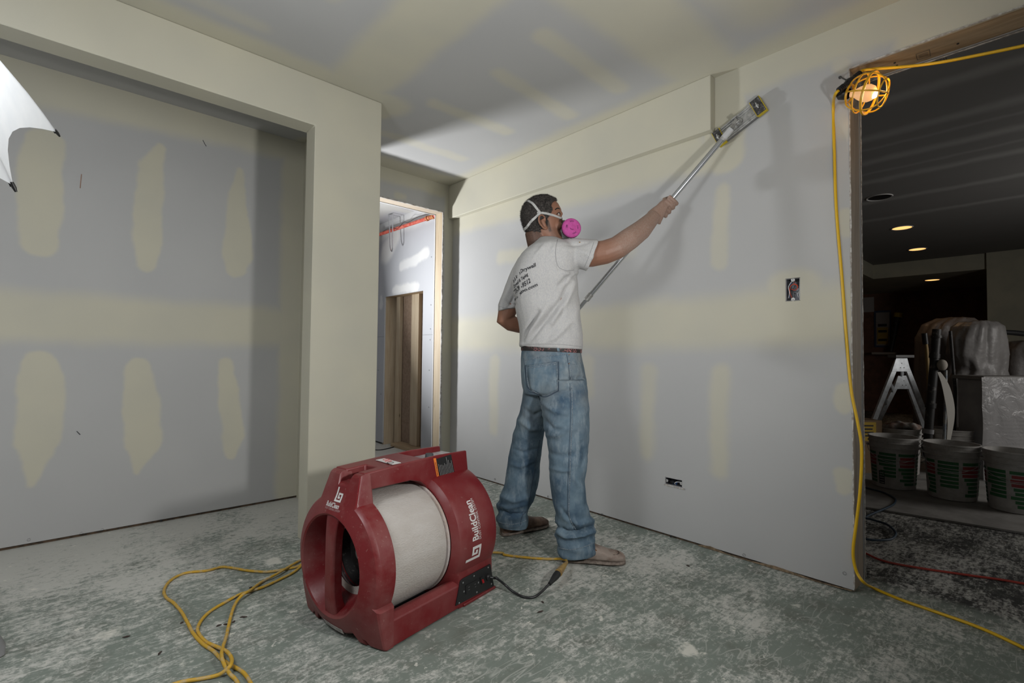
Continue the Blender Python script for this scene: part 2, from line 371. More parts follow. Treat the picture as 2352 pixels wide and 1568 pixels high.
# --- joint compound on the alcove's back wall (x,z)
def LW(x, y): p = ony(x, y, YL); return (p.x, p.z)
def strip(fn, x0, y0, x1, y1, r0, r1, soft=0.012, op=1.0):
    a, b = fn(x0, y0), fn(x1, y1); return (a[0], a[1], b[0], b[1], r0, r1, soft, op)
k = 1/ (FPX/3.2)
def chain(fn, pts, soft=0.012, op=1.0): return [strip(fn, a[0], a[1], b[0], b[1], a[2], b[2], soft, op) for a, b in zip(pts, pts[1:])]
LSTRIPS = [chain(LW, p) for p in ([(104, 325, .075), (92, 400, .085), (90, 555, .075)], [(368, 340, .022), (346, 390, .058), (338, 550, .072), (334, 605, .045)], [(553, 394, .018), (545, 450, .052), (547, 585, .085), (545, 618, .055)],
 [(88, 838, .07), (97, 900, .09), (88, 1010, .085), (70, 1112, .016)], [(318, 848, .06), (325, 920, .078), (331, 1015, .08), (314, 1082, .016)], [(520, 832, .035), (525, 900, .052), (535, 1000, .06), (531, 1042, .035)])]
left_p = [
 (-1.7, 1.13, 1.2, 1.13, 0.125, 0.125, 0.05, 0.95), (-1.7, 1.05, 0.55, 1.04, 0.04, 0.03, 0.012, 0.5),
 *[x for poly in LSTRIPS for x in poly],
 (1.19, 0.0, 1.19, 2.4, 0.14, 0.15, 0.03, 1.0), (-1.7, 2.39, 1.2, 2.39, 0.30, 0.13, 0.04, 1.0), (-0.35, 2.39, -0.1, 2.39, 0.26, 0.2, 0.06, 0.6)]
M_LEFT = drywall('drywall alcove back', 'xz', left_p)
M_MUD = drywall('skimmed drywall', 'xz', [])
M_MUD_YZ = drywall('skimmed drywall side', 'yz', [])
# --- back wall around the doorway
back_p = [(2.42, 0, 2.42, 2.4, 0.085, 0.085, 0.02, 1), (1.3, 2.39, 2.42, 2.39, 0.10, 0.10, 0.03, 1), (1.18, 0, 1.18, 2.4, 0.12, 0.12, 0.03, 1), (1.9, 2.2, 1.95, 2.2, 0.03, 0.02, 0.02, 0.8)]
M_BACK = drywall('drywall around doorway', 'xz', back_p)
# --- work wall (y,z)
def RW(x, y): p = onx(x, y, XR); return (p.y, p.z)
right_p = [
 (3.4, 1.13, 0.5, 1.15, 0.13, 0.13, 0.06, 0.95),
 (3.4, 2.08, 1.3, 2.06, 0.10, 0.13, 0.05, 1), (1.08, 1.98, 1.08, 2.39, 0.10, 0.12, 0.02, 1), (1.25, 2.02, 1.08, 1.95, 0.10, 0.05, 0.03, 1), (1.1, 2.39, 0.2, 2.39, 0.14, 0.16, 0.03, 1), (0.2, 2.25, -1.0, 2.25, 0.2, 0.2, 0.03, 1),
 strip(RW, 1135, 830, 1133, 985, 0.06, 0.05, 0.03, 0.8), strip(RW, 1490, 850, 1486, 1040, 0.045, 0.04, 0.03, 0.75), strip(RW, 1655, 860, 1650, 1075, 0.05, 0.045, 0.03, 0.85), strip(RW, 1660, 440, 1650, 600, 0.035, 0.045, 0.02, 0.8),
 strip(RW, 1350, 830, 1348, 900, 0.05, 0.05, 0.03, 0.6), strip(RW, 1150, 590, 1215, 580, 0.05, 0.04, 0.03, 0.8), strip(RW, 1380, 600, 1450, 575, 0.05, 0.04, 0.03, 0.4),
 strip(RW, 1942, 500, 1946, 525, 0.035, 0.035, 0.012, 0.8), strip(RW, 1938, 900, 1940, 925, 0.04, 0.035, 0.012, 0.85), strip(RW, 1936, 1095, 1938, 1125, 0.036, 0.03, 0.01, 0.9), strip(RW, 1925, 130, 1935, 150, 0.035, 0.035, 0.015, 0.7), strip(RW, 1930, 280, 1945, 300, 0.03, 0.03, 0.02, 0.5),
 strip(RW, 1810, 670, 1840, 665, 0.09, 0.09, 0.03, 0.8)]
M_RIGHT = drywall('drywall work wall', 'yz', right_p)
# --- ceiling (x,y)
def CW(x, y): p = onz(x, y, ZC); return (p.x, p.y)
ceil_p = [
 (1.12, 2.6, 1.10, -1.4, 0.16, 0.17, 0.05, 1), (2.42, 3.4, 2.42, -1.4, 0.12, 0.12, 0.06, 1), (-1.7, 2.537, 1.35, 2.537, 0.15, 0.12, 0.05, 1),
 (0.9, 1.16, 2.42, 1.12, 0.17, 0.17, 0.06, 0.9), (1.3, 3.39, 2.42, 3.39, 0.18, 0.18, 0.04, 1), (1.30, 2.537, 1.36, 2.65, 0.12, 0.06, 0.03, 0.9),
 (1.52, 2.34, 2.05, 2.31, 0.045, 0.05, 0.03, 0.75), (1.60, 1.86, 2.18, 1.90, 0.045, 0.055, 0.03, 0.75), (1.55, 1.50, 2.14, 1.52, 0.05, 0.06, 0.03, 0.75),
 (0.05, 1.9, 0.75, 1.9, 0.04, 0.05, 0.03, 0.55), (-0.3, 2.3, 0.6, 2.3, 0.03, 0.04, 0.03, 0.5), (1.5, 0.75, 2.05, 0.75, 0.2, 0.12, 0.1, 0.9), (1.5, 2.88, 2.1, 2.86, 0.045, 0.05, 0.03, 0.6)]
M_CEIL = drywall('drywall ceiling', 'xy', ceil_p)
M_FLOOR = floor_material()
M_WOODV = wood_material('raw lumber upright', (0.50, 0.42, 0.30), (0.38, 0.29, 0.19), 2)
M_WOODY = wood_material('raw lumber along', (0.42, 0.31, 0.19), (0.26, 0.18, 0.10), 1)
M_WOODX = wood_material('raw lumber across', (0.47, 0.41, 0.33), (0.38, 0.31, 0.23), 0)
M_WOODJ = wood_material('weathered jamb lumber', (0.30, 0.25, 0.19), (0.17, 0.13, 0.09), 2, 1.3)
M_PLATE = simple('dark sole plate', (0.10, 0.065, 0.04), 0.9, c2=(0.04, 0.03, 0.02), scale=30)
M_GYP = simple('broken gypsum edge', (0.52, 0.51, 0.49), 0.9, c2=(0.30, 0.27, 0.24), scale=60, bump=0.5)
M_TORN = simple('torn brown paper', (0.26, 0.19, 0.12), 0.9, c2=(0.12, 0.085, 0.05), scale=50)
M_SCREW = simple('dark screw head', (0.03, 0.03, 0.03), 0.5)
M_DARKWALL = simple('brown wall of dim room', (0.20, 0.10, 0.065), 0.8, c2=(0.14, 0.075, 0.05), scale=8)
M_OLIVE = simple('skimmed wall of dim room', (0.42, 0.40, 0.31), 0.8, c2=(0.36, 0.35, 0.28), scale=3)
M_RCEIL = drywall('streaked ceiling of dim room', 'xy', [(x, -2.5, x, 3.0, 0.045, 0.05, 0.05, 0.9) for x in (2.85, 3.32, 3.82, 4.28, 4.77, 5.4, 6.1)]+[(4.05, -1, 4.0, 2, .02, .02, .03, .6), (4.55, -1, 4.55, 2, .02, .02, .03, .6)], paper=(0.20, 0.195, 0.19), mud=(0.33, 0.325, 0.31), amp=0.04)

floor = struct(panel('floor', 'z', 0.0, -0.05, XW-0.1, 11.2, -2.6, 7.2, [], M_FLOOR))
ceiling = struct(panel('ceiling', 'z', ZC, 0.05, XW-0.1, XR+0.02, YS-0.1, YL+0.02, [], M_CEIL))
struct(panel('ceiling', 'z', ZC, 0.05, 0.2, 3.4, YL+0.03, 7.2, [], drywall('hall ceiling', 'xy', [(2.3, 3.4, 2.3, 7, .1, .1, .05, 1), (1.9, 4.3, 2.5, 4.3, .06, .06, .03, 1)], paper=(0.5, 0.5, 0.52), mud=(0.6, 0.59, 0.55))))
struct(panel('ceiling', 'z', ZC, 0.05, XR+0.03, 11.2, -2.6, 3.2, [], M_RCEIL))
# back wall of the alcove and around the doorway
DX0, DX1, DZ = 1.46, 2.322, 2.155
wl = struct(panel('wall_left', 'y', YL, DT, XW, XA, 0.014, ZC, [], M_LEFT))
wb = struct(panel('wall_back', 'y', YL, DT, XA, XR+DT, 0.014, ZC, [(DX0, DX1, 0, DZ)], M_BACK))
hall_front = struct(panel('wall_hall', 'y', YL+0.129-DT, DT, 0.3, 3.0, 0.014, ZC, [(DX0, DX1, 0, DZ)], simple('plain hall drywall', (0.5, 0.5, 0.5), 0.8)))
# partition between alcove and hallway, post and beam of the cased opening
struct(panel('wall_partition', 'x', XA, XP-XA, YB, YL, 0.0, ZC, [], M_MUD_YZ))
mb = MB(); n_ = [(X0, 0), (XP, 0), (XP, ZC), (XW, ZC), (XW, ZO), (X0, ZO)]
vs = [(x, YF, z) for x, z in n_]+[(x, YB, z) for x, z in n_]
mb.add(vs, [(0, 1, 2, 3, 4, 5), (6, 11, 10, 9, 8, 7)]+[(i, (i+1) % 6, 6+(i+1) % 6, 6+i) for i in range(6)])
struct(mb.build('wall_opening', M_MUD, bevel=0.004))
# the work wall
BOX1 = (onx(1804, 640, XR), onx(1838, 690, XR)); BOX2 = (onx(1528, 1094, XR), onx(1567, 1122, XR))
h1 = (BOX1[1].y, BOX1[0].y, BOX1[1].z, BOX1[0].z); h2 = (BOX2[1].y, BOX2[0].y, BOX2[1].z+0.004, BOX2[0].z)
RY0, RY1, RZ = -0.55, 0.5455, 2.19
wr = struct(panel('wall_right', 'x', XR, DT, YS, YL, 0.012, ZC, [(RY0, RY1, 0, RZ), h1, h2], M_RIGHT))
struct(panel('wall_right', 'x', 2.60, -DT, -2.6, 3.2, 0.0, ZC, [(RY0, RY1, 0, RZ)], simple('dim side drywall', (0.3, 0.3, 0.3), 0.9)))
# soffit on top of the work wall
struct(MB().box((XR-0.046, 1.1255, 2.11), (XR, YL, ZC)).build('trim_1', drywall('skimmed soffit', 'yz', []), bevel=0.003))
# walls behind the camera
struct(panel('wall_west', 'x', XW, -0.05, YS, YL, 0, ZC, [], drywall('west drywall', 'yz', [(0, 1.13, 3, 1.13, .12, .12, .05, 1)])))
struct(panel('wall_south', 'y', YS, -0.05, XW, XR, 0, ZC, [], drywall('south drywall', 'xz', [(-2, 1.13, 3, 1.13, .12, .12, .05, 1)])))
# sole plates showing in the gap under the sheets
struct(MB().box((XW, YL+DT*0.6, 0), (XA, YL+0.1, 0.038)).build('baseboard_left', M_PLATE))
struct(MB().box((XR+DT*0.6, RY1+0.05, 0), (2.585, YL+0.1, 0.038)).build('baseboard_right', M_PLATE))
# torn paper along the foot of the work wall
tp = [(1603, 1256), (1612, 1251), (1632, 1254), (1670, 1272), (1720, 1287), (1780, 1299), (1840, 1320), (1880, 1336), (1957, 1355)]
tb = [(1605, 1258), (1640, 1268), (1700, 1287), (1780, 1309), (1840, 1328), (1880, 1339), (1957, 1357)]
tu = [onx(*p, XR) for p in tp]; tl = [onx(*p, XR) for p in tb]
poly = [(p.y, max(p.z, 0.004)) for p in tu]+[(p.y, max(p.z, 0.002)) for p in reversed(tl)]
o = MB().prism(poly, 0, 0.004, Matrix(((0, 0, -1, XR-0.0003), (1, 0, 0, 0), (0, 1, 0, 0), (0, 0, 0, 1)))).build('torn_paper', M_TORN, wr)
# screw dents along the feet of the sheets
sc_r = [(1541, 1231), (1709, 1274), (1940, 1316), (1383, 1181), (1259, 1140), (1137, 1100)]
sc_l = [(187, 1224), (66, 1239), (235, 1216), (370, 1195)]
base = None
for fn, lst, par, nrm in ((lambda x, y: onx(x, y, XR), sc_r, wr, V((-1, 0, 0))), (lambda x, y: ony(x, y, YL), sc_l, wl, V((0, -1, 0)))):
    for q in lst:
        p = fn(*q); MB().lathe([(-0.001, 0.0001), (-0.0012, 0.0062), (0.002, 0.0065)], Matrix.Translation(p) @ nrm.to_track_quat('X', 'Z').to_matrix().to_4x4(), 10).build('screw', M_SCREW, par)
# scuffs on the alcove wall: short pencil marks
M_MARK = simple('pencil mark', (0.06, 0.06, 0.065), 0.8); M_MARK2 = simple('reddish mark', (0.30, 0.19, 0.14), 0.8)
for pts, mt in (([(466, 322), (470, 330), (474, 336)], M_MARK), ([(187, 400), (184, 432)], M_MARK2), ([(176, 990), (184, 998)], M_MARK)):
    MB().tube([ony(*q, YL-0.0004) for q in pts], 0.0022, 5).build('scuff_mark', mt, wl)

# --- framed doorway at the back
d1 = tag(thing('door_1', (DX0, YL, 0), None, None), kind='structure')
jb = DT+0.001
MB().box((DX1+0.004, YL+jb, 0), (DX1+0.042, YL+0.129-jb, DZ+0.04)).build('jamb', M_WOODV, d1, bevel=0.002)
MB().box((DX0-0.042, YL+jb, 0), (DX0-0.004, YL+0.129-jb, DZ+0.04)).build('jamb', M_WOODV, d1, bevel=0.002)
MB().box((DX0-0.004, YL+jb, DZ+0.004), (DX1+0.004, YL+0.129-jb, DZ+0.04)).build('header', M_WOODX, d1, bevel=0.002)
# ragged gypsum edges of the cut sheet
def ragged(name, a, b, nrm, w, mat, par, n=40, seed=1):
    rnd = random.Random(seed); a, b, nrm = V(a), V(b), V(nrm).normalized(); d = (b-a); side = d.normalized().cross(nrm)
    mbb = MB(); rings = []
    for i in range(n+1):
        p = a+d*(i/n); ww = w*(0.45+0.9*rnd.random()); e = 0.0015+0.002*rnd.random()
        rings.append([p+side*(-ww*0.5), p+side*(ww*0.5), p+side*(ww*0.4)+nrm*e, p-side*(ww*0.4)+nrm*e])
    return mbb.rings(rings).build(name, mat, par)
ragged('gypsum_edge', (DX1+0.002, YL-0.0005, 0.05), (DX1+0.002, YL-0.0005, DZ), (0, -1, 0), 0.012, M_GYP, wb, 70, 3)
ragged('gypsum_edge', (DX0, YL-0.0005, DZ+0.002), (DX1, YL-0.0005, DZ+0.002), (0, -1, 0), 0.010, M_GYP, wb, 40, 4)

# --- framed doorway into the dim room
d2 = tag(thing('door_2', (XR, RY1, 0), None, None), kind='structure')
MB().box((XR+jb, RY1+0.003, 0), (2.60-DT-0.001, RY1+0.041, RZ+0.14)).build('jamb', M_WOODJ, d2, bevel=0.002)
MB().box((XR+jb, RY0-0.041, 0), (2.60-DT-0.001, RY0-0.003, RZ+0.14)).build('jamb', M_WOODJ, d2, bevel=0.002)
hd = MB().box((XR+jb, RY0-0.003, RZ+0.003), (2.60-DT-0.001, RY1+0.003, RZ+0.14)).build('header', M_WOODY, d2, bevel=0.002)
ragged('gypsum_edge', (XR-0.0005, RY1-0.0005, 0.02), (XR-0.0005, RY1-0.0005, RZ), (-1, 0, 0), 0.006, M_GYP, wr, 90, 5)
ragged('gypsum_edge', (XR-0.0005, RY1, RZ), (XR-0.0005, RY0, RZ), (-1, 0, 0), 0.007, M_GYP, wr, 40, 6)
ragged('gypsum_edge', (2.6005, RY1-0.001, 0.02), (2.6005, RY1-0.001, RZ), (0, -1, 0), 0.008, M_GYP, d2, 90, 8)
ragged('gypsum_edge', (2.599, RY1, RZ-0.001), (2.599, RY0, RZ-0.001), (0, 0, -1), 0.008, M_GYP, d2, 50, 9)
# grade stamp on the header
M_INK = simple('grey ink', (0.09, 0.075, 0.06), 0.9)
def HB(x, y): return onz(x, y, RZ+0.0022)
st = MB(); cr = [(2104, 125), (2135, 114), (2137, 129), (2107, 138)]
cq = [HB(*q) for q in cr]
st.tube(cq, 0.0012, 4, closed=True)
for t in (0.3, 0.5, 0.7): st.tube([cq[0].lerp(cq[3], t).lerp(cq[1].lerp(cq[2], t), 0.15), cq[0].lerp(cq[3], t).lerp(cq[1].lerp(cq[2], t), 0.85)], 0.001, 4)
st.build('grade_stamp', M_INK, hd)
rl = random.Random(3); st = MB()
for i in range(14):
    t = i/13; a = HB(2140+t*33, 140-t*11); b = HB(2142+t*33+rl.uniform(-2, 2), 148-t*11); st.tube([a, b], 0.0013, 4)
st.build('ink_marks', M_INK, hd)
# nails and knots along the header
for q in [(2060, 150), (2055, 144), (2200, 100), (2320, 76)]:
    MB().lathe([(-0.0005, 0.0001), (-0.0008, 0.004), (0.002, 0.004)], Matrix.Translation(HB(*q)) @ V((0, 0, -1)).to_track_quat('X', 'Z').to_matrix().to_4x4(), 8).build('nail_head', M_SCREW, hd)

# --- hall beyond the back doorway
XB = 2.545
CY0, CY1, CZ = 4.043, 4.80, 1.578
M_HALL = drywall('hall drywall', 'yz', [(4.9, 2.35, 3.6, 2.38, 0.16, 0.1, 0.05, 1), (4.45, 1.86, 4.0, 1.93, 0.05, 0.06, 0.02, 1), (4.6, 1.62, 4.15, 1.64, 0.045, 0.04, 0.02, 1), (4.88, 1.5, 4.88, 1.56, 0.05, 0.03, 0.02, 1), (4.8, 2.05, 4.6, 2.2, .1, .1, .04, 1)], paper=(0.42, 0.43, 0.45), mud=(0.62, 0.62, 0.60), amp=0.05)
wh = struct(panel('wall_hall', 'x', XB, DT, YL+0.13, 7.1, 0.02, ZC, [(CY0, CY1, 0, CZ)], M_HALL))
struct(panel('wall_hall', 'x', 0.3, -0.05, YL+0.13, 7.1, 0, ZC, [], simple('far hall drywall', (0.5, 0.5, 0.52), 0.9)))
struct(panel('wall_hall', 'y', 7.1, 0.05, 0.3, XB, 0, ZC, [], simple('far hall drywall', (0.5, 0.5, 0.52), 0.9)))
MB().tube([(XB-0.0006, 3.6, 1.151), (XB-0.0006, CY0, 1.151)], 0.0012, 4).build('sheet_seam', M_SCREW, wh)
MB().tube([(XB-0.0006, CY1, 1.151), (XB-0.0006, 6.0, 1.151)], 0.0012, 4).build('sheet_seam', M_SCREW, wh)
for q in [(862, 900), (875, 905), (869, 850), (990, 700), (989, 755), (988, 780), (986, 850), (985, 935), (991, 590)]:
    p = onx(*q, XB); MB().lathe([(-0.001, 0.0001), (-0.0012, 0.006), (0.002, 0.006)], Matrix.Translation(p) @ V((-1, 0, 0)).to_track_quat('X', 'Z').to_matrix().to_4x4(), 8).build('screw', M_SCREW, wh)
d3 = tag(thing('door_3', (XB, CY0, 0), None, None), kind='structure')
# studs of the framed closet opening
MB().box((XB+0.014, CY1-0.004, 0.0), (XB+0.145, CY1+0.034, CZ+0.04)).build('stud', M_WOODV, d3, bevel=0.002)
MB().box((XB+0.014, CY0-0.036, 0.0), (XB+0.13, CY0+0.002, CZ+0.04)).build('stud', M_WOODV, d3, bevel=0.002)
MB().box((XB+0.105, CY1-0.14, 0.0), (XB+0.143, CY1-0.062, CZ+0.04)).build('stud', M_WOODV, d3, bevel=0.002)
MB().box((XB+0.105, 4.285, 0.04), (XB+0.143, 4.425, CZ+0.04)).build('stud', M_WOODV, d3, bevel=0.002)
MB().box((XB+0.014, CY0-0.036, CZ+0.002), (XB+0.13, CY1+0.034, CZ+0.04)).build('header', M_WOODY, d3, bevel=0.002)
MB().box((XB+0.014, CY0, 0.0), (XB+0.14, CY1-0.15, 0.038)).build('sole_plate', M_WOODY, d3, bevel=0.002)
struct(panel('wall_closet', 'x', XB+0.148, 0.02, 3.6, 5.3, 0, ZC, [], simple('brown board of closet', (0.28, 0.20, 0.14), 0.9, c2=(0.23, 0.16, 0.11), scale=30)))

# --- shell of the dim room
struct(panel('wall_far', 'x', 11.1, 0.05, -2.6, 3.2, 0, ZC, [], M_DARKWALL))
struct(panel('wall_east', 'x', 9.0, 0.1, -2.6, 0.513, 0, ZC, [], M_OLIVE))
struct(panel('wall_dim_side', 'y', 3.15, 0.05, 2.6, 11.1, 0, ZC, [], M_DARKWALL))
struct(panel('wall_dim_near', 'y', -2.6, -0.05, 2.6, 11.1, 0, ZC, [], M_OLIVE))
struct(MB().box((9.03, 0.513, 2.18), (11.1, 1.75, ZC)).build('trim_2', M_OLIVE))
struct(MB().box((2.62, 1.75, 2.18), (11.1, 3.15, ZC)).build('trim_3', M_OLIVE))
# ------------------------------------------------------------------ the red air scrubber
def bool_cut(base, cuts):
    def mk(mb):
        me = bpy.data.meshes.new('b'); me.from_pydata([tuple(p) for p in mb.v], [], mb.f); me.update()
        bm = bmesh.new(); bm.from_mesh(me); bmesh.ops.recalc_face_normals(bm, faces=bm.faces); bm.to_mesh(me); bm.free()
        o = bpy.data.objects.new('b', me); col.objects.link(o); return o
    b = mk(base); cs = [mk(c) for c in cuts]
    for c in cs:
        md = b.modifiers.new('d', 'BOOLEAN'); md.operation = 'DIFFERENCE'; md.object = c; md.solver = 'EXACT'
    out = evaluated(b)
    for o in [b]+cs: bpy.data.objects.remove(o)
    return out
MO = V((0.72, 1.67, 0)); MA = math.radians(10.5)
MM = Matrix.Translation(MO) @ Matrix.Rotation(MA, 4, 'Z'); MI = MM.inverted()
def side_pt(px, py, yoff):      # measured point on a lengthwise upright plane of the machine -> local
    o_ = MI @ CC; d = MI.to_3x3() @ ray(px, py); t = (yoff-o_.y)/d.y; return o_+d*t
def dusty_red(name, dust=0.5):
    mt, nt, b = new_mat(name)
    tc = N(nt, 'ShaderNodeTexCoord')
    n = N(nt, 'ShaderNodeTexNoise', ins={'Scale': 5, 'Detail': 6, 'Roughness': 0.65}); L(nt, tc.outputs['Object'], n.inputs['Vector'])
    r = N(nt, 'ShaderNodeMapRange', ins={1: 0.42, 2: 0.72, 3: 0.0, 4: 0.42*dust}); L(nt, n.outputs[0], r.inputs[0])
    n2 = N(nt, 'ShaderNodeTexNoise', ins={'Scale': 90, 'Detail': 3}); L(nt, tc.outputs['Object'], n2.inputs['Vector'])
    r2 = N(nt, 'ShaderNodeMapRange', ins={1: 0.66, 2: 0.75, 3: 0.0, 4: 0.45*dust}); L(nt, n2.outputs[0], r2.inputs[0])
    ad = N(nt, 'ShaderNodeMath', operation='ADD', use_clamp=True); L(nt, r.outputs[0], ad.inputs[0]); L(nt, r2.outputs[0], ad.inputs[1])
    mx = N(nt, 'ShaderNodeMix', data_type='RGBA'); mx.inputs[6].default_value = (0.150, 0.008, 0.011, 1); mx.inputs[7].default_value = (0.30, 0.17, 0.155, 1); L(nt, ad.outputs[0], mx.inputs[0])
    L(nt, mx.outputs[2], b.inputs['Base Color'])
    rr = N(nt, 'ShaderNodeMapRange', ins={1: 0.0, 2: 0.4, 3: 0.36, 4: 0.7}); L(nt, ad.outputs[0], rr.inputs[0]); L(nt, rr.outputs[0], b.inputs['Roughness'])
    n3 = N(nt, 'ShaderNodeTexNoise', ins={'Scale': 120, 'Detail': 2}); L(nt, tc.outputs['Object'], n3.inputs['Vector'])
    bp = N(nt, 'ShaderNodeBump', ins={'Strength': 0.12, 'Distance': 0.002}); L(nt, n3.outputs[0], bp.inputs['Height']); L(nt, bp.outputs[0], b.inputs['Normal'])
    return mt
M_RED = dusty_red('dusty red plastic', 0.55); M_RED2 = dusty_red('very dusty red plastic', 1.1)
M_FELT = simple('white filter felt', (0.47, 0.445, 0.42), 0.95, c2=(0.39, 0.355, 0.32), scale=14, detail=8, bump=0.7, bscale=260, lo=0.35, hi=0.75, stretch=(0.4, 1, 1))
M_FELT2 = simple('stained filter edge', (0.48, 0.43, 0.415), 0.95, c2=(0.37, 0.29, 0.24), scale=9, detail=6, bump=0.5, bscale=200)
M_BLACK = simple('black plastic', (0.012, 0.012, 0.013), 0.45); M_BLACKD = simple('dusty black', (0.015, 0.014, 0.014), 0.6, c2=(0.11, 0.10, 0.095), scale=70, lo=0.58, hi=0.72)
M_GREYM = simple('grey hub metal', (0.30, 0.30, 0.30), 0.4, 0.6); M_STEEL = simple('bright steel', (0.62, 0.63, 0.65), 0.3, 1.0)
M_WHITEP = simple('white print', (0.62, 0.61, 0.60), 0.6); M_ORANGE = simple('orange print', (0.75, 0.20, 0.03), 0.5); M_GREYP = simple('grey gauge panel', (0.48, 0.48, 0.49), 0.4, c2=(0.34, 0.34, 0.35), scale=40)
M_REDP = simple('red print', (0.5, 0.04, 0.04), 0.5)
scr = thing('air_scrubber', MO, 'red air scrubber with white drum filter standing on the dusty concrete floor', 'air scrubber')
ZC0 = 0.24
def exit_dist(shapes, sy, sz):
    best = 0
    for s in shapes:
        if s[0] == 'c': best = max(best, s[1])
        else:
            pl = s[1]; n = len(pl)
            for i in range(n):
                (ay, az), (by, bz) = pl[i], pl[(i+1) % n]; az -= ZC0; bz -= ZC0
                ey, ez = by-ay, bz-az; det = sy*(-ez)-sz*(-ey)
                if abs(det) < 1e-9: continue
                t = (ay*(-ez)-az*(-ey))/det; u = (sy*az-sz*ay)/det
                if t > 0 and -1e-6 <= u <= 1+1e-6: best = max(best, t)
    return best
def polar(name, shapes, stations, clip, mat, parent, n=256, bevel=0.0):
    """stations(r_out, y, z) -> list of (x, radius)"""
    rings = None; cols = []
    for j in range(n):
        a = 2*PI*j/n; sy, sz = math.sin(a), math.cos(a)
        ro = exit_dist(shapes, sy, sz)
        ro = clip(ro, sy, sz)
        cols.append([MM @ V((x, r*sy, ZC0+r*sz)) for x, r in stations(ro)])
    rings = [[c[i] for c in cols] for i in range(len(cols[0]))]
    return MB().rings(rings, cap=False, closed=False).build(name, mat, parent, smooth=True, bevel=bevel, angle=22)
def clip_front(ro, sy, sz):
    y, z = ro*sy, ZC0+ro*sz
    if z > 0.512 and -0.046 < y < 0.020: return (0.512-ZC0)/sz
    if z < 0.016 and (0.150 < abs(y) < 0.172 or 0.10 < abs(y) < 0.115): return (0.016-ZC0)/sz
    if z < 0.0: return (0.0-ZC0)/sz
    return ro
def xf(r): return -0.03+(r-0.172)/(0.061)*0.03 if r < 0.233 else (r-0.233)/0.075*0.025
def st_front(ro):
    b = 0.010
    out = [(0.070, 0.11), (0.070, ro-0.004), (0.066, ro), (xf(ro)+b, ro), (xf(ro)+0.003, ro-0.003), (xf(ro-b), ro-b)]
    out += [(xf(min(0.233, ro-b-0.001)), min(0.233, ro-b-0.001)), (xf(0.205), min(0.205, ro-b-0.002)), (xf(0.178), 0.180), (-0.030, 0.172), (-0.026, 0.166), (-0.005, 0.155), (0.035, 0.138), (0.056, 0.128), (0.068, 0.124), (0.090, 0.124), (0.09, 0.11)]
    return out
shapes_f = [('c', 0.233), ('p', [(-0.118, 0.38), (-0.088, 0.545), (0.086, 0.545), (0.118, 0.38)]), ('p', [(-0.08, 0.2), (-0.226, 0.13), (-0.228, 0.0), (-0.125, 0.0)]), ('p', [(0.08, 0.2), (0.226, 0.13), (0.228, 0.0), (0.125, 0.0)])]
front = polar('front_ring', shapes_f, st_front, clip_front, M_RED2, scr, 360)
# upright bar across the intake bowl
rings = []
for i in range(17):
    t = i/16; z = 0.072+t*(0.408-0.072); w = 0.026+0.010*abs(2*t-1)**3; xfz = -0.032+0.018*abs(2*t-1)**4*0.6
    rings.append([MM @ V((x, y, z)) for x, y in ((xfz, -w*0.7), (xfz, w*0.7), (xfz+0.006, w), (0.004+0.03*abs(2*t-1)**6, w*1.1), (0.004+0.03*abs(2*t-1)**6, -w*1.1), (xfz+0.006, -w))])
MB().rings(rings).build('intake_bar', M_RED2, scr, smooth=True, bevel=0.003)
# fan seen inside the intake
fan = MB().lathe([(0.145, 0.001), (0.145, 0.118), (0.09, 0.122), (0.085, 0.119), (0.13, 0.108), (0.105, 0.07), (0.098, 0.03), (0.100, 0.001)], MM @ Matrix.Translation((0, 0, ZC0)), 48).build('fan', M_BLACKD, scr, smooth=True)
MB().lathe([(0.097, 0.0005), (0.094, 0.010), (0.093, 0.023), (0.099, 0.027)], MM @ Matrix.Translation((0, 0, ZC0)), 32).build('hub', M_GREYM, fan, smooth=True)
MB().lathe([(0.088, 0.0005), (0.088, 0.006), (0.094, 0.007)], MM @ Matrix.Translation((0, 0, ZC0)), 6).build('bolt', M_STEEL, fan)
MB().lathe([(0.082, 0.1225), (0.074, 0.1225), (0.074, 0.118), (0.082, 0.118)], MM @ Matrix.Translation((0, 0, ZC0)), 64, closed=True).build('clamp_band', M_GREYM, fan, smooth=True)
# drum filter
rf = 0.211
fl = MB().lathe([(0.06, 0.10), (0.06, rf-0.006), (0.07, rf-0.002), (0.15, rf), (0.25, rf), (0.318, rf-0.001), (0.328, rf-0.004)], MM @ Matrix.Translation((0, 0, ZC0)), 96).build('drum_filter', M_FELT, scr, smooth=True)
MB().lathe([(0.326, rf-0.004), (0.331, rf-0.010), (0.333, rf+0.001), (0.340, rf+0.003), (0.350, rf-0.004), (0.352, 0.15)], MM @ Matrix.Translation((0, 0, ZC0)), 96).build('filter_rim', M_FELT2, fl, smooth=True)
# rear housing
def clip_rear(ro, sy, sz):
    z = ZC0+ro*sz
    return (0.0-ZC0)/sz if z < 0 else ro
def st_rear(ro):
    return [(0.348, 0.10), (0.348, 0.212), (0.342, 0.217), (0.345, 0.224), (0.362, min(0.243, ro-0.006)), (0.378, ro-0.002), (0.40, ro), (0.46, ro), (0.530, ro), (0.560, ro-0.001), (0.578, ro-0.006), (0.586, ro-0.02), (0.586, 0.12), (0.57, 0.11), (0.52, 0.10), (0.50, 0.001)]
shapes_r = [('c', 0.250), ('p', [(-0.1, 0.25), (-0.226, 0.15), (-0.228, 0.0), (0.228, 0.0), (0.226, 0.15), (0.1, 0.25)])]
rear = polar('rear_housing', shapes_r, st_rear, clip_rear, M_RED, scr, 256)
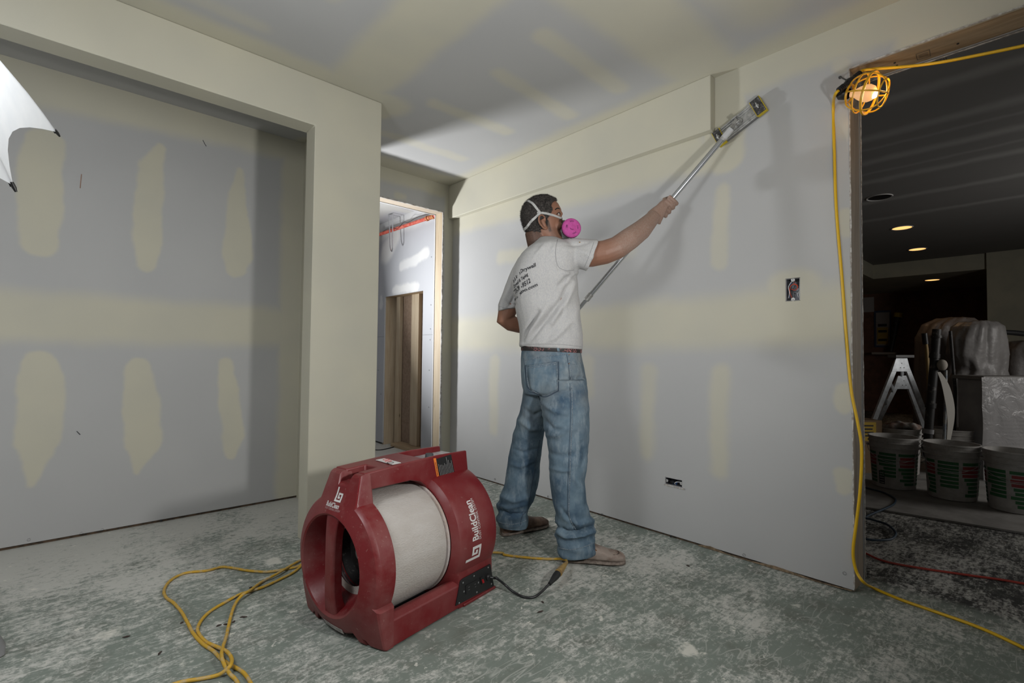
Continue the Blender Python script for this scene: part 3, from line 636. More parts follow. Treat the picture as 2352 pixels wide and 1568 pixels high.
# skid base between the two housings
cs = [(-0.228, 0.004), (0.228, 0.004), (0.226, 0.088), (0.205, 0.104), (0.185, 0.100), (0.14, 0.035), (-0.14, 0.035), (-0.185, 0.100), (-0.205, 0.104), (-0.226, 0.088)]
rings = [[MM @ V((x, y*(1.0 if x > 0.03 else 0.98), z)) for y, z in cs] for x in (0.045, 0.06, 0.2, 0.35, 0.40)]
MB().rings(rings).build('skid_base', M_RED, scr, smooth=True, bevel=0.004)
MB().box((0.075, -0.14, 0.034), (0.34, 0.14, 0.04), MM).build('base_liner', M_BLACK, scr)
MB().box((0.40, -0.234, 0.0), (0.594, 0.234, 0.012), MM).build('foot_lip', M_RED, scr, bevel=0.004)
# handle with front slot and gauge tray
prof = [(0.046, 0.488), (0.255, 0.484), (0.305, 0.470), (0.338, 0.445), (0.35, 0.40), (0.578, 0.40), (0.580, 0.455), (0.566, 0.552), (0.40, 0.558), (0.25, 0.556), (0.046, 0.549)]
MX = MM @ Matrix(((1, 0, 0, 0), (0, 0, -1, 0), (0, 1, 0, 0), (0, 0, 0, 1)))
hb = MB().prism(prof, -0.086, 0.086, MX)
cut1 = MB().box((0.0, -0.046, 0.514), (0.128, 0.020, 0.60), MM)
cut2 = MB().box((0.325, -0.073, 0.528), (0.60, 0.073, 0.60), MM)
hnd = wrap('handle', bool_cut(hb, [cut1, cut2]), M_RED, scr, bevel=0.005, segs=3, angle=25)
MB().box((0.33, -0.0715, 0.5275), (0.572, 0.0715, 0.5295), MM).build('gauge_panel', M_GREYP, hnd)
kb = side_pt(986, 1044, -0.03)
MB().lathe([(0, 0.0165), (0.004, 0.0185), (0.026, 0.0165), (0.028, 0.015), (0.028, 0.0005)], MM @ Matrix.Translation((kb.x, -0.03, 0.529)) @ Matrix.Rotation(-PI/2, 4, 'Y'), 20, cap=False).build('knob', simple('grey rubber knob', (0.05, 0.055, 0.06), 0.7), hnd, smooth=True)
MB().box((0.36, -0.01, 0.5296), (0.40, 0.05, 0.5302), MM).build('gauge_mark', M_REDP, hnd)
# stickers
def quad(name, pts, off, mat, parent, nrm):
    return MB().add([p+nrm*off for p in pts]+[p-nrm*0.001 for p in pts], [(0, 1, 2, 3), (7, 6, 5, 4), (0, 4, 5, 1), (1, 5, 6, 2), (2, 6, 7, 3), (3, 7, 4, 0)]).build(name, mat, parent)
R3 = MM.to_3x3(); nY = R3 @ V((0, -1, 0)); nX = R3 @ V((-1, 0, 0)); nZ = V((0, 0, 1))
def SP(x, z, y=-0.0862): return MM @ V((x, y, z))
cl = [side_pt(*q, -0.0865) for q in ((1001, 1054), (1036, 1043), (1044, 1085), (1010, 1097))]
cw = [MM @ V((p.x, -0.0862, p.z)) for p in cl]
lab = quad('warning_label', cw, 0.0006, M_BLACK, scr, nY)
e0 = [side_pt(*q, -0.0865) for q in ((995.5, 1052.5), (1001, 1051.5), (1009, 1096.5), (1004, 1098))]
quad('orange_strip', [MM @ V((p.x, -0.0862, p.z)) for p in e0], 0.0007, M_ORANGE, lab, nY)
rr_ = random.Random(5); lm = MB()
for i in range(10):
    t = 0.09+i*0.092; a = cw[0].lerp(cw[1], t); b = cw[3].lerp(cw[2], t); s0 = rr_.uniform(0.05, 0.45); s1 = 0.95
    p, q = a.lerp(b, s0)+nY*0.0009, a.lerp(b, s1)+nY*0.0009; lm.tube([p, q], 0.00085, 4)
lm.build('small_print', simple('fine grey print', (0.33, 0.33, 0.33), 0.6), lab)
vs, fs = text_mesh('WARNING', 0.01)
ew = [MM @ V((p.x, -0.0862, p.z)) for p in e0]
def on_strip(p):
    u = 0.2+0.6*p.x/4.3; v = 0.25+0.5*p.y/0.72
    a = ew[0].lerp(ew[3], u); b = ew[1].lerp(ew[2], u); return b.lerp(a, 1-v)+nY*0.0011
mapped('strip_lettering', vs, fs, on_strip, M_BLACK, lab)
sp_ = [MM @ V((x, y, 0.5565)) for x, y in ((0.175, -0.075), (0.215, -0.075), (0.225, 0.035), (0.185, 0.035))]
sk = quad('sticker', sp_, 0.0008, M_WHITEP, scr, nZ)
for i in range(3):
    c = sp_[0].lerp(sp_[2], 0.25+0.25*i)+nZ*0.0009; MB().tube([c+R3 @ V((0.012*math.cos(a*PI/6), 0.012*math.sin(a*PI/6), 0)) for a in range(12)], 0.0013, 4, closed=True).build('sticker_icon', M_REDP if i else M_BLACK, sk)
# sticker low on the front ring
def front_pt(y, z):
    r = math.hypot(y, z-ZC0); return MM @ V((xf(r)-0.0012, y, z))
fq = [(0.046, 0.041), (-0.056, 0.034), (-0.056, 0.015), (0.046, 0.022)]
gv = []; gf = []
for i in range(9):
    for j in (0, 1):
        t = i/8; y = fq[0][0]+(fq[1][0]-fq[0][0])*t; z = (fq[0][1]+(fq[1][1]-fq[0][1])*t) if j == 0 else (fq[3][1]+(fq[2][1]-fq[3][1])*t); gv.append(front_pt(y, z))
gf = [(2*i, 2*i+1, 2*i+3, 2*i+2) for i in range(8)]
st2 = MB().add(gv, gf).build('sticker', simple('grubby white sticker', (0.45, 0.42, 0.40), 0.7, c2=(0.28, 0.25, 0.24), scale=60), scr)
md = st2.modifiers.new('solid', 'SOLIDIFY'); md.thickness = 0.0006
for i in range(3): MB().tube([front_pt(0.02-i*0.025+0.006*math.cos(a*PI/5), 0.029-i*0.0018+0.006*math.sin(a*PI/5))+nX*0.0008 for a in range(10)], 0.0009, 4, closed=True).build('sticker_icon', M_GREYM, st2)
# lettering: front
def logo_polys():   # squared letter b with a tall stem and an inner square, unit height about 1
    def fr(x0, y0, x1, y1): return [(x0, y0), (x1, y0), (x1, y1), (x0, y1)]
    return [fr(0, 0, 0.13, 1.0), fr(0.13, 0, 0.62, 0.13), fr(0.49, 0.13, 0.62, 0.62), fr(0.22, 0.49, 0.49, 0.62), fr(0.22, 0.22, 0.32, 0.49), fr(0.32, 0.22, 0.42, 0.36)]
def subdiv_polys(polys, k=5):
    vs, fs = [], []
    for p in polys:
        (x0, y0), (x1, y1) = p[0], p[2]; b = len(vs)
        for i in range(k+1):
            for j in range(k+1): vs.append(V((x0+(x1-x0)*i/k, y0+(y1-y0)*j/k, 0)))
        for i in range(k):
            for j in range(k): q = b+i*(k+1)+j; fs.append((q, q+k+1, q+k+2, q+1))
    return vs, fs
lv, lf = subdiv_polys(logo_polys())
DY = -0.02
mapped('logo', lv, lf, lambda p: front_pt(0.026+DY-p.x*0.058, 0.452+p.y*0.045), M_WHITEP, scr)
vs, fs = text_mesh('BuildClean', 0.018)
mapped('lettering', vs, fs, lambda p: front_pt(0.062+DY-p.x*0.0172, 0.433+p.y*0.021), M_WHITEP, scr)
vs, fs = text_mesh('DUST CONTROL SYSTEM', 0.0)
mapped('lettering', vs, fs, lambda p: front_pt(0.060+DY-p.x*0.0074, 0.4245+p.y*0.0085), simple('faded print', (0.40, 0.30, 0.30), 0.6), scr)
# lettering: side of the rear housing, reading upwards
def barrel(x, deg, r=0.2512): a = math.radians(deg); return MM @ V((x, -r*math.sin(a), ZC0+r*math.cos(a)))
vs, fs = text_mesh('BuildClean', 0.022)
wmax = max(p.x for p in vs)
mapped('lettering', vs, fs, lambda p: barrel(0.459-p.y*0.048, 89.5-35.3*p.x/wmax), M_WHITEP, scr)
vs, fs = text_mesh('DUST CONTROL SYSTEM', 0.0)
wmax2 = max(p.x for p in vs)
mapped('lettering', vs, fs, lambda p: barrel(0.475-p.y*0.017, 89.6-36.3*p.x/wmax2), M_WHITEP, scr)
mapped('logo', lv, lf, lambda p: barrel(0.478-p.y*0.081, 106.5-p.x*20), M_WHITEP, scr)
# electrical panel
yp = -0.2295
pp = [side_pt(*q, yp) for q in ((1046, 1391), (1058, 1334), (1064, 1328), (1126, 1295), (1134, 1345))]
# the panel stands proud of the housing flank
pan = MB().prism([(p.x, p.z) for p in pp], -0.012, 0.0022, MM @ Matrix(((1, 0, 0, 0), (0, 0, -1, yp), (0, 1, 0, 0), (0, 0, 0, 1)))).build('control_panel', M_BLACK, scr, bevel=0.001)
def PP(px, py, o=0.0025): q = side_pt(px, py, yp); return MM @ V((q.x, yp-o, q.z))
def disc(name, p, r, h, mat, par, n=10, nrm=None): return MB().lathe([(0, r), (h*0.6, r), (h, r*0.6), (h, 0.0003)], Matrix.Translation(p) @ (nrm or nY).to_track_quat('X', 'Z').to_matrix().to_4x4(), n).build(name, mat, par, smooth=True)
for q in ((1120, 1302.5), (1087.5, 1322), (1062.5, 1337.5), (1064.5, 1357.5), (1053.5, 1384), (1094, 1359), (1097.5, 1337), (1127.5, 1340)):
    disc('screw', PP(*q), 0.0034, 0.0018, M_STEEL, pan)
sw = [PP(*q, 0.0) for q in ((1101, 1326), (1107, 1323), (1111, 1337), (1104, 1341))]
quad('switch', sw, 0.006, M_BLACK, pan, nY)
quad('switch_rocker', [PP(*q, 0.0) for q in ((1103.5, 1330), (1107, 1328.5), (1109.5, 1336), (1105.5, 1338))], 0.008, simple('red rocker', (0.35, 0.01, 0.015), 0.3), pan, nY)
ou = quad('outlet', [PP(*q, 0.0) for q in ((1068, 1344), (1094, 1330.5), (1096, 1349), (1069, 1364))], 0.0045, M_BLACK, pan, nY)
for q in ((1074, 1348), (1074, 1354), (1088, 1341), (1089, 1347)):
    p = PP(*q, 0.0047); MB().tube([p, p+R3 @ V((0.006, 0, 0.001))], 0.0009, 4).build('slot', M_GREYM, ou)
disc('cord_grip', PP(1119, 1324), 0.012, 0.010, M_BLACK, pan, 14)
# power cord hanging from the panel to the plug
c0 = PP(1121, 1324, 0.008)
cpts = [c0, PP(1128, 1323, 0.03), at(1140, 1327, depth(c0)-0.02), onz(1158, 1341, 0.035), onz(1178, 1358, 0.012), onz(1205, 1371, 0.0055), onz(1228, 1370, 0.006), onz(1248, 1355, 0.02), onz(1268, 1333, 0.045)]
MB().tube(catmull(cpts, 8), 0.0048, 8).build('power_cord', simple('black rubber cord', (0.012, 0.012, 0.014), 0.35), scr, smooth=True)
pl0, pl1 = onz(1262, 1341, 0.038), onz(1281, 1317, 0.052)
MB().tube([pl0, pl0.lerp(pl1, 0.3), pl0.lerp(pl1, 0.7), pl1], [0.0075, 0.010, 0.0145, 0.0150], 10).build('plug', M_BLACK, scr, smooth=True)
# ------------------------------------------------------------------ the worker
HR = V((CR.x, CR.y, 0)).normalized(); HF = V((CF.x, CF.y, 0)).normalized(); HZ = V((0, 0, 1))
def pxr(p):
    d = V(p)-CC; w = d.dot(CF); return 1176+FPX*d.dot(CR)/w, 784-FPX*d.dot(CU)/w
def ringA(cx, cy, ax, ay, w, hd, n=28, e=2.3):
    c = at(cx, cy, w); A = (at(cx+ax, cy+ay, w)-c); out = []
    for j in range(n):
        t = 2*PI*j/n; ct, st = math.cos(t), math.sin(t)
        out.append(c+A*(math.copysign(abs(ct)**(2/e), ct))+HF*(hd*math.copysign(abs(st)**(2/e), st)))
    return out
def ringH(y, xl, xr, w, hd, tilt=0.0, **k): return ringA((xl+xr)/2, y, (xr-xl)/2, tilt, w, hd, **k)
man = thing('person', onz(1275, 1262), 'worker in grey t-shirt and jeans reaching up with a long sanding pole', 'person')
# --- skin material with stubble
def skin_material():
    mt, nt, b = new_mat('tanned skin under drywall dust')
    tc = N(nt, 'ShaderNodeTexCoord'); n = N(nt, 'ShaderNodeTexNoise', ins={'Scale': 14, 'Detail': 5}); L(nt, tc.outputs['Object'], n.inputs['Vector'])
    mx = N(nt, 'ShaderNodeMix', data_type='RGBA'); mx.inputs[6].default_value = (0.235, 0.105, 0.062, 1); mx.inputs[7].default_value = (0.30, 0.150, 0.098, 1); L(nt, n.outputs[0], mx.inputs[0])
    at1 = N(nt, 'ShaderNodeAttribute', attribute_name='dust'); nd = N(nt, 'ShaderNodeTexNoise', ins={'Scale': 160, 'Detail': 3}); L(nt, tc.outputs['Object'], nd.inputs['Vector'])
    md = N(nt, 'ShaderNodeMath', operation='MULTIPLY'); L(nt, at1.outputs['Fac'], md.inputs[0]); L(nt, nd.outputs[0], md.inputs[1])
    m2 = N(nt, 'ShaderNodeMix', data_type='RGBA'); m2.inputs[7].default_value = (0.36, 0.28, 0.24, 1); L(nt, mx.outputs[2], m2.inputs[6]); L(nt, md.outputs[0], m2.inputs[0])
    at2 = N(nt, 'ShaderNodeAttribute', attribute_name='stubble')
    ns = N(nt, 'ShaderNodeTexNoise', ins={'Scale': 420, 'Detail': 2}); L(nt, tc.outputs['Object'], ns.inputs['Vector'])
    rs = N(nt, 'ShaderNodeMapRange', ins={1: 0.35, 2: 0.6, 3: 0.55, 4: 1.0}); L(nt, ns.outputs[0], rs.inputs[0])
    ms = N(nt, 'ShaderNodeMath', operation='MULTIPLY'); L(nt, at2.outputs['Fac'], ms.inputs[0]); L(nt, rs.outputs[0], ms.inputs[1])
    m3 = N(nt, 'ShaderNodeMix', data_type='RGBA'); m3.inputs[7].default_value = (0.022, 0.016, 0.013, 1); L(nt, m2.outputs[2], m3.inputs[6]); L(nt, ms.outputs[0], m3.inputs[0])
    L(nt, m3.outputs[2], b.inputs['Base Color']); b.inputs['Roughness'].default_value = 0.55
    b.inputs['Subsurface Weight'].default_value = 0.0
    bp = N(nt, 'ShaderNodeBump', ins={'Strength': 0.15, 'Distance': 0.001}); L(nt, nd.outputs[0], bp.inputs['Height']); L(nt, bp.outputs[0], b.inputs['Normal'])
    return mt
M_SKIN = skin_material()
# --- head frame
ALPHA, PT = math.radians(11), math.radians(14)
h_f0 = HR*math.cos(ALPHA)+HF*math.sin(ALPHA)
HFW = h_f0*math.cos(PT)+HZ*math.sin(PT); HUP = HZ*math.cos(PT)-h_f0*math.sin(PT); HRT = HFW.cross(HUP)
HO = at(1249.5, 513, 2.385)-HRT*0.073
def HP(x, y, z): return HO+HFW*x-HRT*y+HUP*z      # x forward, y to his left, z up
def HL(p): d = V(p)-HO; return d.dot(HFW), -d.dot(HRT), d.dot(HUP)
head_rings = [(-0.112, 0.064, 0.030, 0.020), (-0.104, 0.090, 0.010, 0.038), (-0.088, 0.102, -0.018, 0.050), (-0.066, 0.104, -0.026, 0.058), (-0.045, 0.104, -0.046, 0.063), (-0.022, 0.103, -0.060, 0.068), (0.004, 0.111, -0.068, 0.072), (0.020, 0.116, -0.071, 0.074), (0.038, 0.123, -0.073, 0.076), (0.064, 0.123, -0.073, 0.077), (0.094, 0.115, -0.066, 0.073), (0.120, 0.098, -0.050, 0.062), (0.140, 0.072, -0.026, 0.045), (0.153, 0.040, 0.006, 0.022)]
def head_ring(z, xf_, xb, hw, infl=0.0, n=36):
    cx = (xf_+xb)/2; hx = (xf_-xb)/2+infl; hw = hw+infl; out = []
    for j in range(n):
        t = 2*PI*j/n; ct, st = math.cos(t), math.sin(t)
        narrow = 1.0-0.16*max(0, ct)**2 if z < 0.06 else 1.0
        out.append(HP(cx+hx*math.copysign(abs(ct)**0.9, ct), hw*narrow*math.copysign(abs(st)**0.85, st), z))
    return out
body = MB()
body.rings([head_ring(*r) for r in head_rings])
body.tube([HP(0.106, 0, 0.028), HP(0.118, 0, 0.0), HP(0.128, 0, -0.026), HP(0.110, 0, -0.040)], [0.010, 0.011, 0.017, 0.012], 10)   # nose
for s in (-1, 1):
    body.ball(HP(0.110, s*0.032, 0.040), 0.011, 8, 6)                       # brow
    body.ball(HP(0.078, s*0.050, -0.018), 0.020, 8, 6)                      # cheekbone
    # ear: plate, rim and lobe
    eo = 0.074
    E_ = lambda a, b, o=0.0: HP(-0.006+a*1.15, s*(eo+o*1.3+0.3*max(0, -a)), 0.004+b*1.08)
    body.tube([E_(0.006, -0.020, 0.000), E_(0.0, 0.0, 0.001), E_(-0.004, 0.016, 0.002)], [0.010, 0.013, 0.010], 8)
    rim = [E_(0.012, 0.006, 0.004), E_(0.010, 0.022, 0.009), E_(0.0, 0.031, 0.013), E_(-0.013, 0.028, 0.015), E_(-0.020, 0.014, 0.015), E_(-0.020, -0.002, 0.014), E_(-0.013, -0.017, 0.012), E_(-0.003, -0.028, 0.009), E_(0.007, -0.031, 0.005), E_(0.011, -0.022, 0.003)]
    body.tube(catmull(rim, 3), [0.0048]*10+[0.0052]*12+[0.0065]*6, 8)
# neck
body.tube([HP(-0.028, 0, -0.02), HP(-0.034, 0, -0.07), at(1249, 560, 2.465), at(1254, 585, 2.46)], [0.056, 0.055, 0.058, 0.075], 18)
# trunk under the shirt, hips and legs under the jeans
TORSO = [(800, 1199, 1331, 2.47, .13), (760, 1200, 1329, 2.47, .135), (720, 1194, 1325, 2.46, .135), (680, 1186, 1321, 2.46, .14), (650, 1184, 1320, 2.45, .145), (620, 1187, 1321, 2.45, .15), (600, 1194, 1324, 2.45, .15), (582, 1206, 1326, 2.44, .145), (570, 1222, 1318, 2.44, .12), (560, 1232, 1297, 2.45, .085)]
body.rings([ringH(*r) for r in TORSO])
LEGR = [(1272, 1284, 1364, 2.29, .070), (1262, 1283, 1368, 2.295, .076), (1248, 1280, 1368, 2.30, .08), (1230, 1278, 1366, 2.305, .08), (1205, 1278, 1366, 2.31, .085), (1180, 1276, 1357, 2.31, .08), (1150, 1270, 1346, 2.31, .08), (1100, 1262, 1342, 2.31, .085), (1060, 1260, 1349, 2.31, .09), (1020, 1258, 1352, 2.32, .095), (980, 1250, 1353, 2.33, .10), (940, 1243, 1353, 2.345, .11), (900, 1238, 1350, 2.37, .12), (870, 1234, 1345, 2.40, .13)]
LEGL = [(1211, 1145, 1209, 2.60, .066), (1204, 1143, 1212, 2.60, .07), (1190, 1140, 1214, 2.60, .075), (1165, 1141, 1213, 2.60, .075), (1150, 1148, 1224, 2.60, .075), (1120, 1156, 1234, 2.60, .08), (1080, 1162, 1240, 2.60, .085), (1040, 1170, 1243, 2.59, .09), (1000, 1178, 1249, 2.57, .095), (960, 1189, 1255, 2.54, .10), (930, 1197, 1262, 2.52, .11), (890, 1201, 1280, 2.50, .12)]
PELV = [(905, 1202, 1346, 2.45, .13), (880, 1198, 1347, 2.455, .15), (850, 1196, 1342, 2.46, .158), (820, 1196, 1335, 2.47, .148), (804, 1198, 1333, 2.47, .142), (796, 1200, 1332, 2.47, .14)]
def shrink(r, k, d): y, a, b, w, h = r; c = (a+b)/2; return (y, c-(b-c)*k, c+(b-c)*k, w, h-d)
body.rings([ringH(*shrink(r, 0.66, 0.03)) for r in LEGR[1:]]); body.rings([ringH(*shrink(r, 0.66, 0.03)) for r in LEGL[1:]]); body.rings([ringH(*shrink(r, 0.9, 0.02)) for r in PELV])
for a, b in (((1322, 1235, 2.30), (1330, 1268, 2.29)), ((1174, 1185, 2.60), (1182, 1208, 2.60))): body.tube([at(*a), at(*b)], [0.045, 0.04], 12)
# arms
AR = [(1300, 580, 2.42, .066), (1330, 583, 2.39, .064), (1360, 584, 2.36, .060), (1390, 579, 2.345, .057), (1417, 569, 2.345, .055), (1445, 549, 2.36, .054), (1473, 528, 2.40, .049), (1491, 509, 2.44, .040), (1502, 497, 2.462, .034)]
body.tube([at(*q[:3]) for q in AR], [q[3] for q in AR], 18)
body.rings([ringA(1498, 500, -11, -13, 2.458, 0.027, 16), ringA(1507, 496, -8, -19, 2.467, 0.026, 16), ringA(1515, 492, -2, -24, 2.472, 0.024, 16), ringA(1522, 488, 5, -25, 2.474, 0.020, 16), ringA(1529, 485, 10, -24, 2.476, 0.015, 16)])
AL = [(1212, 608, 2.56, .060), (1192, 650, 2.60, .056), (1176, 690, 2.61, .052), (1164, 718, 2.61, .048), (1158, 734, 2.612, .043), (1172, 742, 2.62, .042), (1192, 747, 2.64, .041), (1220, 755, 2.69, .036), (1248, 762, 2.72, .029)]
body.tube([at(*q[:3]) for q in AL], [q[3] for q in AL], 16)
# the pole's line fixes both grips
PA = onx(1690, 284, XR-0.058); PB = at(1527, 476, 2.505); PD = (PB-PA).normalized()
def pole_at(px):     # point of the pole seen at image column px
    lo, hi = -0.3, 2.2
    for _ in range(40):
        m_ = (lo+hi)/2
        if pxr(PA+PD*m_)[0] > px: lo = m_
        else: hi = m_
    return PA+PD*((lo+hi)/2)
def grip(body, pts, tocam, right, r=0.0112, curl=1.0):
    for i, (p, k) in enumerate(pts):
        body.tube(catmull([p+tocam*0.029-right*0.024, p+tocam*0.029+right*0.008, p+tocam*0.014+right*0.031, p-tocam*0.012+right*0.030, p-tocam*0.026+right*0.010, p-tocam*0.026-right*0.006*k], 3), [r*k]*10+[r*k*0.95]*4+[r*k*0.8]*2, 10)
tocam = -(CF-PD*CF.dot(PD)).normalized(); rightp = PD.cross(tocam); rightp = rightp if rightp.dot(CR) > 0 else -rightp
grip(body, [(pole_at(1542), 0.98), (pole_at(1534), 1.0), (pole_at(1525.5), 0.96), (pole_at(1517.5), 0.86)], tocam, rightp)
hp = pole_at(1532)
body.tube(catmull([at(1506, 484, 2.468), hp+tocam*0.022-rightp*0.022, hp-PD*0.012-rightp*0.026-tocam*0.004, hp-PD*0.03-rightp*0.016-tocam*0.022], 4), [0.017]*4+[0.0125]*5+[0.0105]*4, 10)
# left hand closes on the lower end of the pole, in front of the belly
lp = pole_at(1268); lq = at(1250, 763, 2.725)
body.ball(lp.lerp(lq, 0.35)+HZ*0.012, (0.032, 0.032, 0.034), 14, 10)
body.tube([lq, lp.lerp(lq, 0.3)], [0.029, 0.030], 12)
for i in range(4):
    p = lp+PD*(-0.03+i*0.021); body.tube(catmull([p-tocam*0.002-rightp*0.030, p-tocam*0.026-rightp*0.012, p-tocam*0.028+rightp*0.010, p-tocam*0.010+rightp*0.027, p+tocam*0.010+rightp*0.024], 3), 0.0105, 8)
p = lp-PD*0.035; body.tube(catmull([p-rightp*0.03, p+tocam*0.026-rightp*0.01, p+tocam*0.026+rightp*0.012], 3), 0.012, 8)
bme = remeshed(body, 0.0042, 3, 0.5)
dst = bme.attributes.new('dust', 'FLOAT', 'POINT'); stb = bme.attributes.new('stubble', 'FLOAT', 'POINT')
def sm(a, b, x): t = max(0, min(1, (x-a)/(b-a))); return t*t*(3-2*t)
for v in bme.vertices:
    x, y, z = HL(v.co); px, py = pxr(v.co)
    dst.data[v.index].value = 0.85*sm(1390, 1440, px)*sm(610, 560, py)+0.25*sm(1350, 1390, px)*sm(610, 560, py) if px > 1340 else 0.0
    s = 0.0
    if -0.14 < z < 0.03 and -0.12 < x < 0.13 and abs(y) < 0.09:
        jaw = -0.060-0.36*(x-0.0)                                   # jaw line in the head's side view
        s = max(s, 0.95*sm(0.013, 0.006, abs(z-(jaw-0.010)))*sm(-0.002, 0.01, x)) if z < -0.03 else s
        s = max(s, 0.92*sm(0.010, 0.004, abs(x-(0.021+0.12*(-z))))*sm(0.02, 0.0, z)*sm(-0.052, -0.036, z))     # sideburn
        s = max(s, 0.85*sm(-0.01, -0.03, x)*sm(-0.128, -0.10, z)*sm(0.0, -0.02, z))
        s = max(s, 0.35*sm(-0.015, -0.035, z)*sm(0.02, 0.03, x)*sm(jaw-0.015, jaw+0.005, z))
    stb.data[v.index].value = s
bo = wrap('body', bme, M_SKIN, man, smooth=True)
# --- eyes and brows (near side placed on the face, far side mirrored)
mirr = lambda p: (lambda q: HP(q[0], -q[1], q[2]))(HL(p))
fb = bvh_of(bme)
def face_pt(px, py, inn=0.0):
    d = ray(px, py).normalized(); h = fb.ray_cast(CC, d); return (h[0]+d*inn) if h[0] is not None else face_pt(px-1.0, py, inn)
def both(fn): 
    for mf in (lambda p: p, mirr): fn(mf)
M_BROW = simple('black brow hair', (0.012, 0.010, 0.009), 0.8); M_EYE = simple('eye white', (0.36, 0.31, 0.28), 0.3); M_IRIS = simple('dark iris', (0.015, 0.008, 0.005), 0.15)
def eyes(mf):
    ec = face_pt(1283.0, 492.0, 0.004)
    e = MB().ball(mf(ec), 0.0075, 14, 10).build('eye', M_EYE, man, smooth=True)
    MB().ball(mf(face_pt(1284.8, 491.3, -0.0015)), 0.0062, 10, 8).build('iris', M_IRIS, e, smooth=True)
    MB().tube(catmull([mf(face_pt(*q, 0.0005)) for q in ((1274.5, 482), (1278, 479), (1282, 478), (1285, 480))], 4), [0.0012]+[0.0030]*11+[0.0022], 6).build('eyebrow', M_BROW, man, smooth=True)
    MB().tube(catmull([mf(face_pt(*q, 0.0002)) for q in ((1278, 492.8), (1280.5, 489.6), (1283.5, 488), (1286, 489))], 4), 0.0019, 6).build('eyelid', M_BROW, man, smooth=True)
    MB().tube(catmull([mf(face_pt(*q, 0.0006)) for q in ((1278, 492.8), (1280.8, 495.2), (1283.8, 495.6), (1286, 494.5))], 4), 0.0018, 6).build('eyelid', M_SKIN, man, smooth=True)
both(eyes)
# --- hair: cropped cap with a tapering nape
def hairline(z):
    tab = [(-0.092, -0.030), (-0.07, -0.026), (-0.04, -0.024), (-0.022, -0.022), (-0.020, 0.014), (0.0, 0.018), (0.022, 0.024), (0.036, 0.042), (0.058, 0.058), (0.078, 0.056), (0.094, 0.066), (0.106, 0.090), (0.116, 0.13), (0.2, 0.2)]
    for (a, b), (c, d) in zip(tab, tab[1:]):
        if a <= z <= c: return b+(d-b)*(z-a)/(c-a)
    return -1
hr = [head_ring(z, a, b, h, 0.0075 if z > -0.01 else 0.0055, 48) for z, a, b, h in head_rings]
fine = []
for i in range(len(hr)-1):
    for t in (0, 0.25, 0.5, 0.75): fine.append([p.lerp(q, t) for p, q in zip(hr[i], hr[i+1])])
fine.append(hr[-1])
hm = remeshed(MB().rings(fine), 0.0045, 2, 0.5)
bm = bmesh.new(); bm.from_mesh(hm)
kill = [f for f in bm.faces if (lambda q: q[0] > hairline(q[2])+0.003*noise.noise(V(q)*90) or q[2] < -0.095)(HL(f.calc_center_median()))]
bmesh.ops.delete(bm, geom=kill, context='FACES'); bm.normal_update()
for v in bm.verts:
    x, y, z = HL(v.co); edge = max(0, min(1, (hairline(z)-x)/0.02)); nape = sm(-0.1, -0.02, z)
    v.co += v.normal*((0.0035*noise.noise(v.co*95)+0.003*noise.noise(v.co*45)+0.003)*edge*(0.35+0.65*nape)-0.004*(1-edge)*1.0-0.003*(1-nape))
bm.to_mesh(hm); bm.free()
M_HAIR = simple('short dark brown hair', (0.024, 0.020, 0.018), 0.8, c2=(0.10, 0.088, 0.08), scale=160, detail=4, bump=0.9, bscale=330, lo=0.4, hi=0.7)
hair = wrap('hair', hm, M_HAIR, man, smooth=True)
md = hair.modifiers.new('solid', 'SOLIDIFY'); md.thickness = 0.006; md.offset = -1
# cropped strands give the cap its fuzz
rs = random.Random(11); st = MB(); polys = [p for p in hm.polygons]
for _ in range(11000):
    p = polys[rs.randrange(len(polys))]; c = p.center; x, y, z = HL(c)
    if z < -0.06 and rs.random() < 0.6: continue
    ln = (0.004+0.006*rs.random())*(0.5+0.5*sm(-0.06, 0.02, z)); d = (p.normal+V((rs.uniform(-.5, .5), rs.uniform(-.5, .5), rs.uniform(-.6, .2)))).normalized()
    sd = d.orthogonal().normalized()*0.0007; q = c+V((rs.uniform(-.002, .002), rs.uniform(-.002, .002), rs.uniform(-.002, .002)))
    st.add([q-sd, q+sd, q+d*ln], [(0, 1, 2)])
me = bpy.data.meshes.new('hair_strands'); me.from_pydata([tuple(p) for p in st.v], [], st.f); me.update()
tag(wrap('hair_strands', me, M_HAIR, hair), kind='stuff')
# --- jeans
def fold(me, fn):
    me.update(); nr = [v.normal.copy() for v in me.vertices]; cs = [v.co.copy() for v in me.vertices]
    for v, n, c in zip(me.vertices, nr, cs): v.co = c+n*fn(c, n)
    me.update()
def seg_d(p, a, b):
    ax, ay = a; bx, by = b; dx, dy = bx-ax, by-ay; t = max(0, min(1, ((p[0]-ax)*dx+(p[1]-ay)*dy)/(dx*dx+dy*dy+1e-9)))
    return math.hypot(p[0]-ax-t*dx, p[1]-ay-t*dy), t
def ridge(p, rl):
    s = 0
    for pts, amp, wid in rl:
        best = 1e9; tt = 0
        for i in range(len(pts)-1):
            d, t = seg_d(p, pts[i], pts[i+1])
            if d < best: best = d; tt = (i+t)/(len(pts)-1)
        if best < wid*3: s += amp*math.exp(-(best/wid)**2)*(0.35+0.65*math.sin(PI*max(0.06, min(0.94, tt))))
    return s
jm = MB().rings([ringH(*r) for r in LEGR]).rings([ringH(*r) for r in LEGL]).rings([ringH(*r) for r in PELV])
jme = remeshed(jm, 0.0065, 5, 0.5)
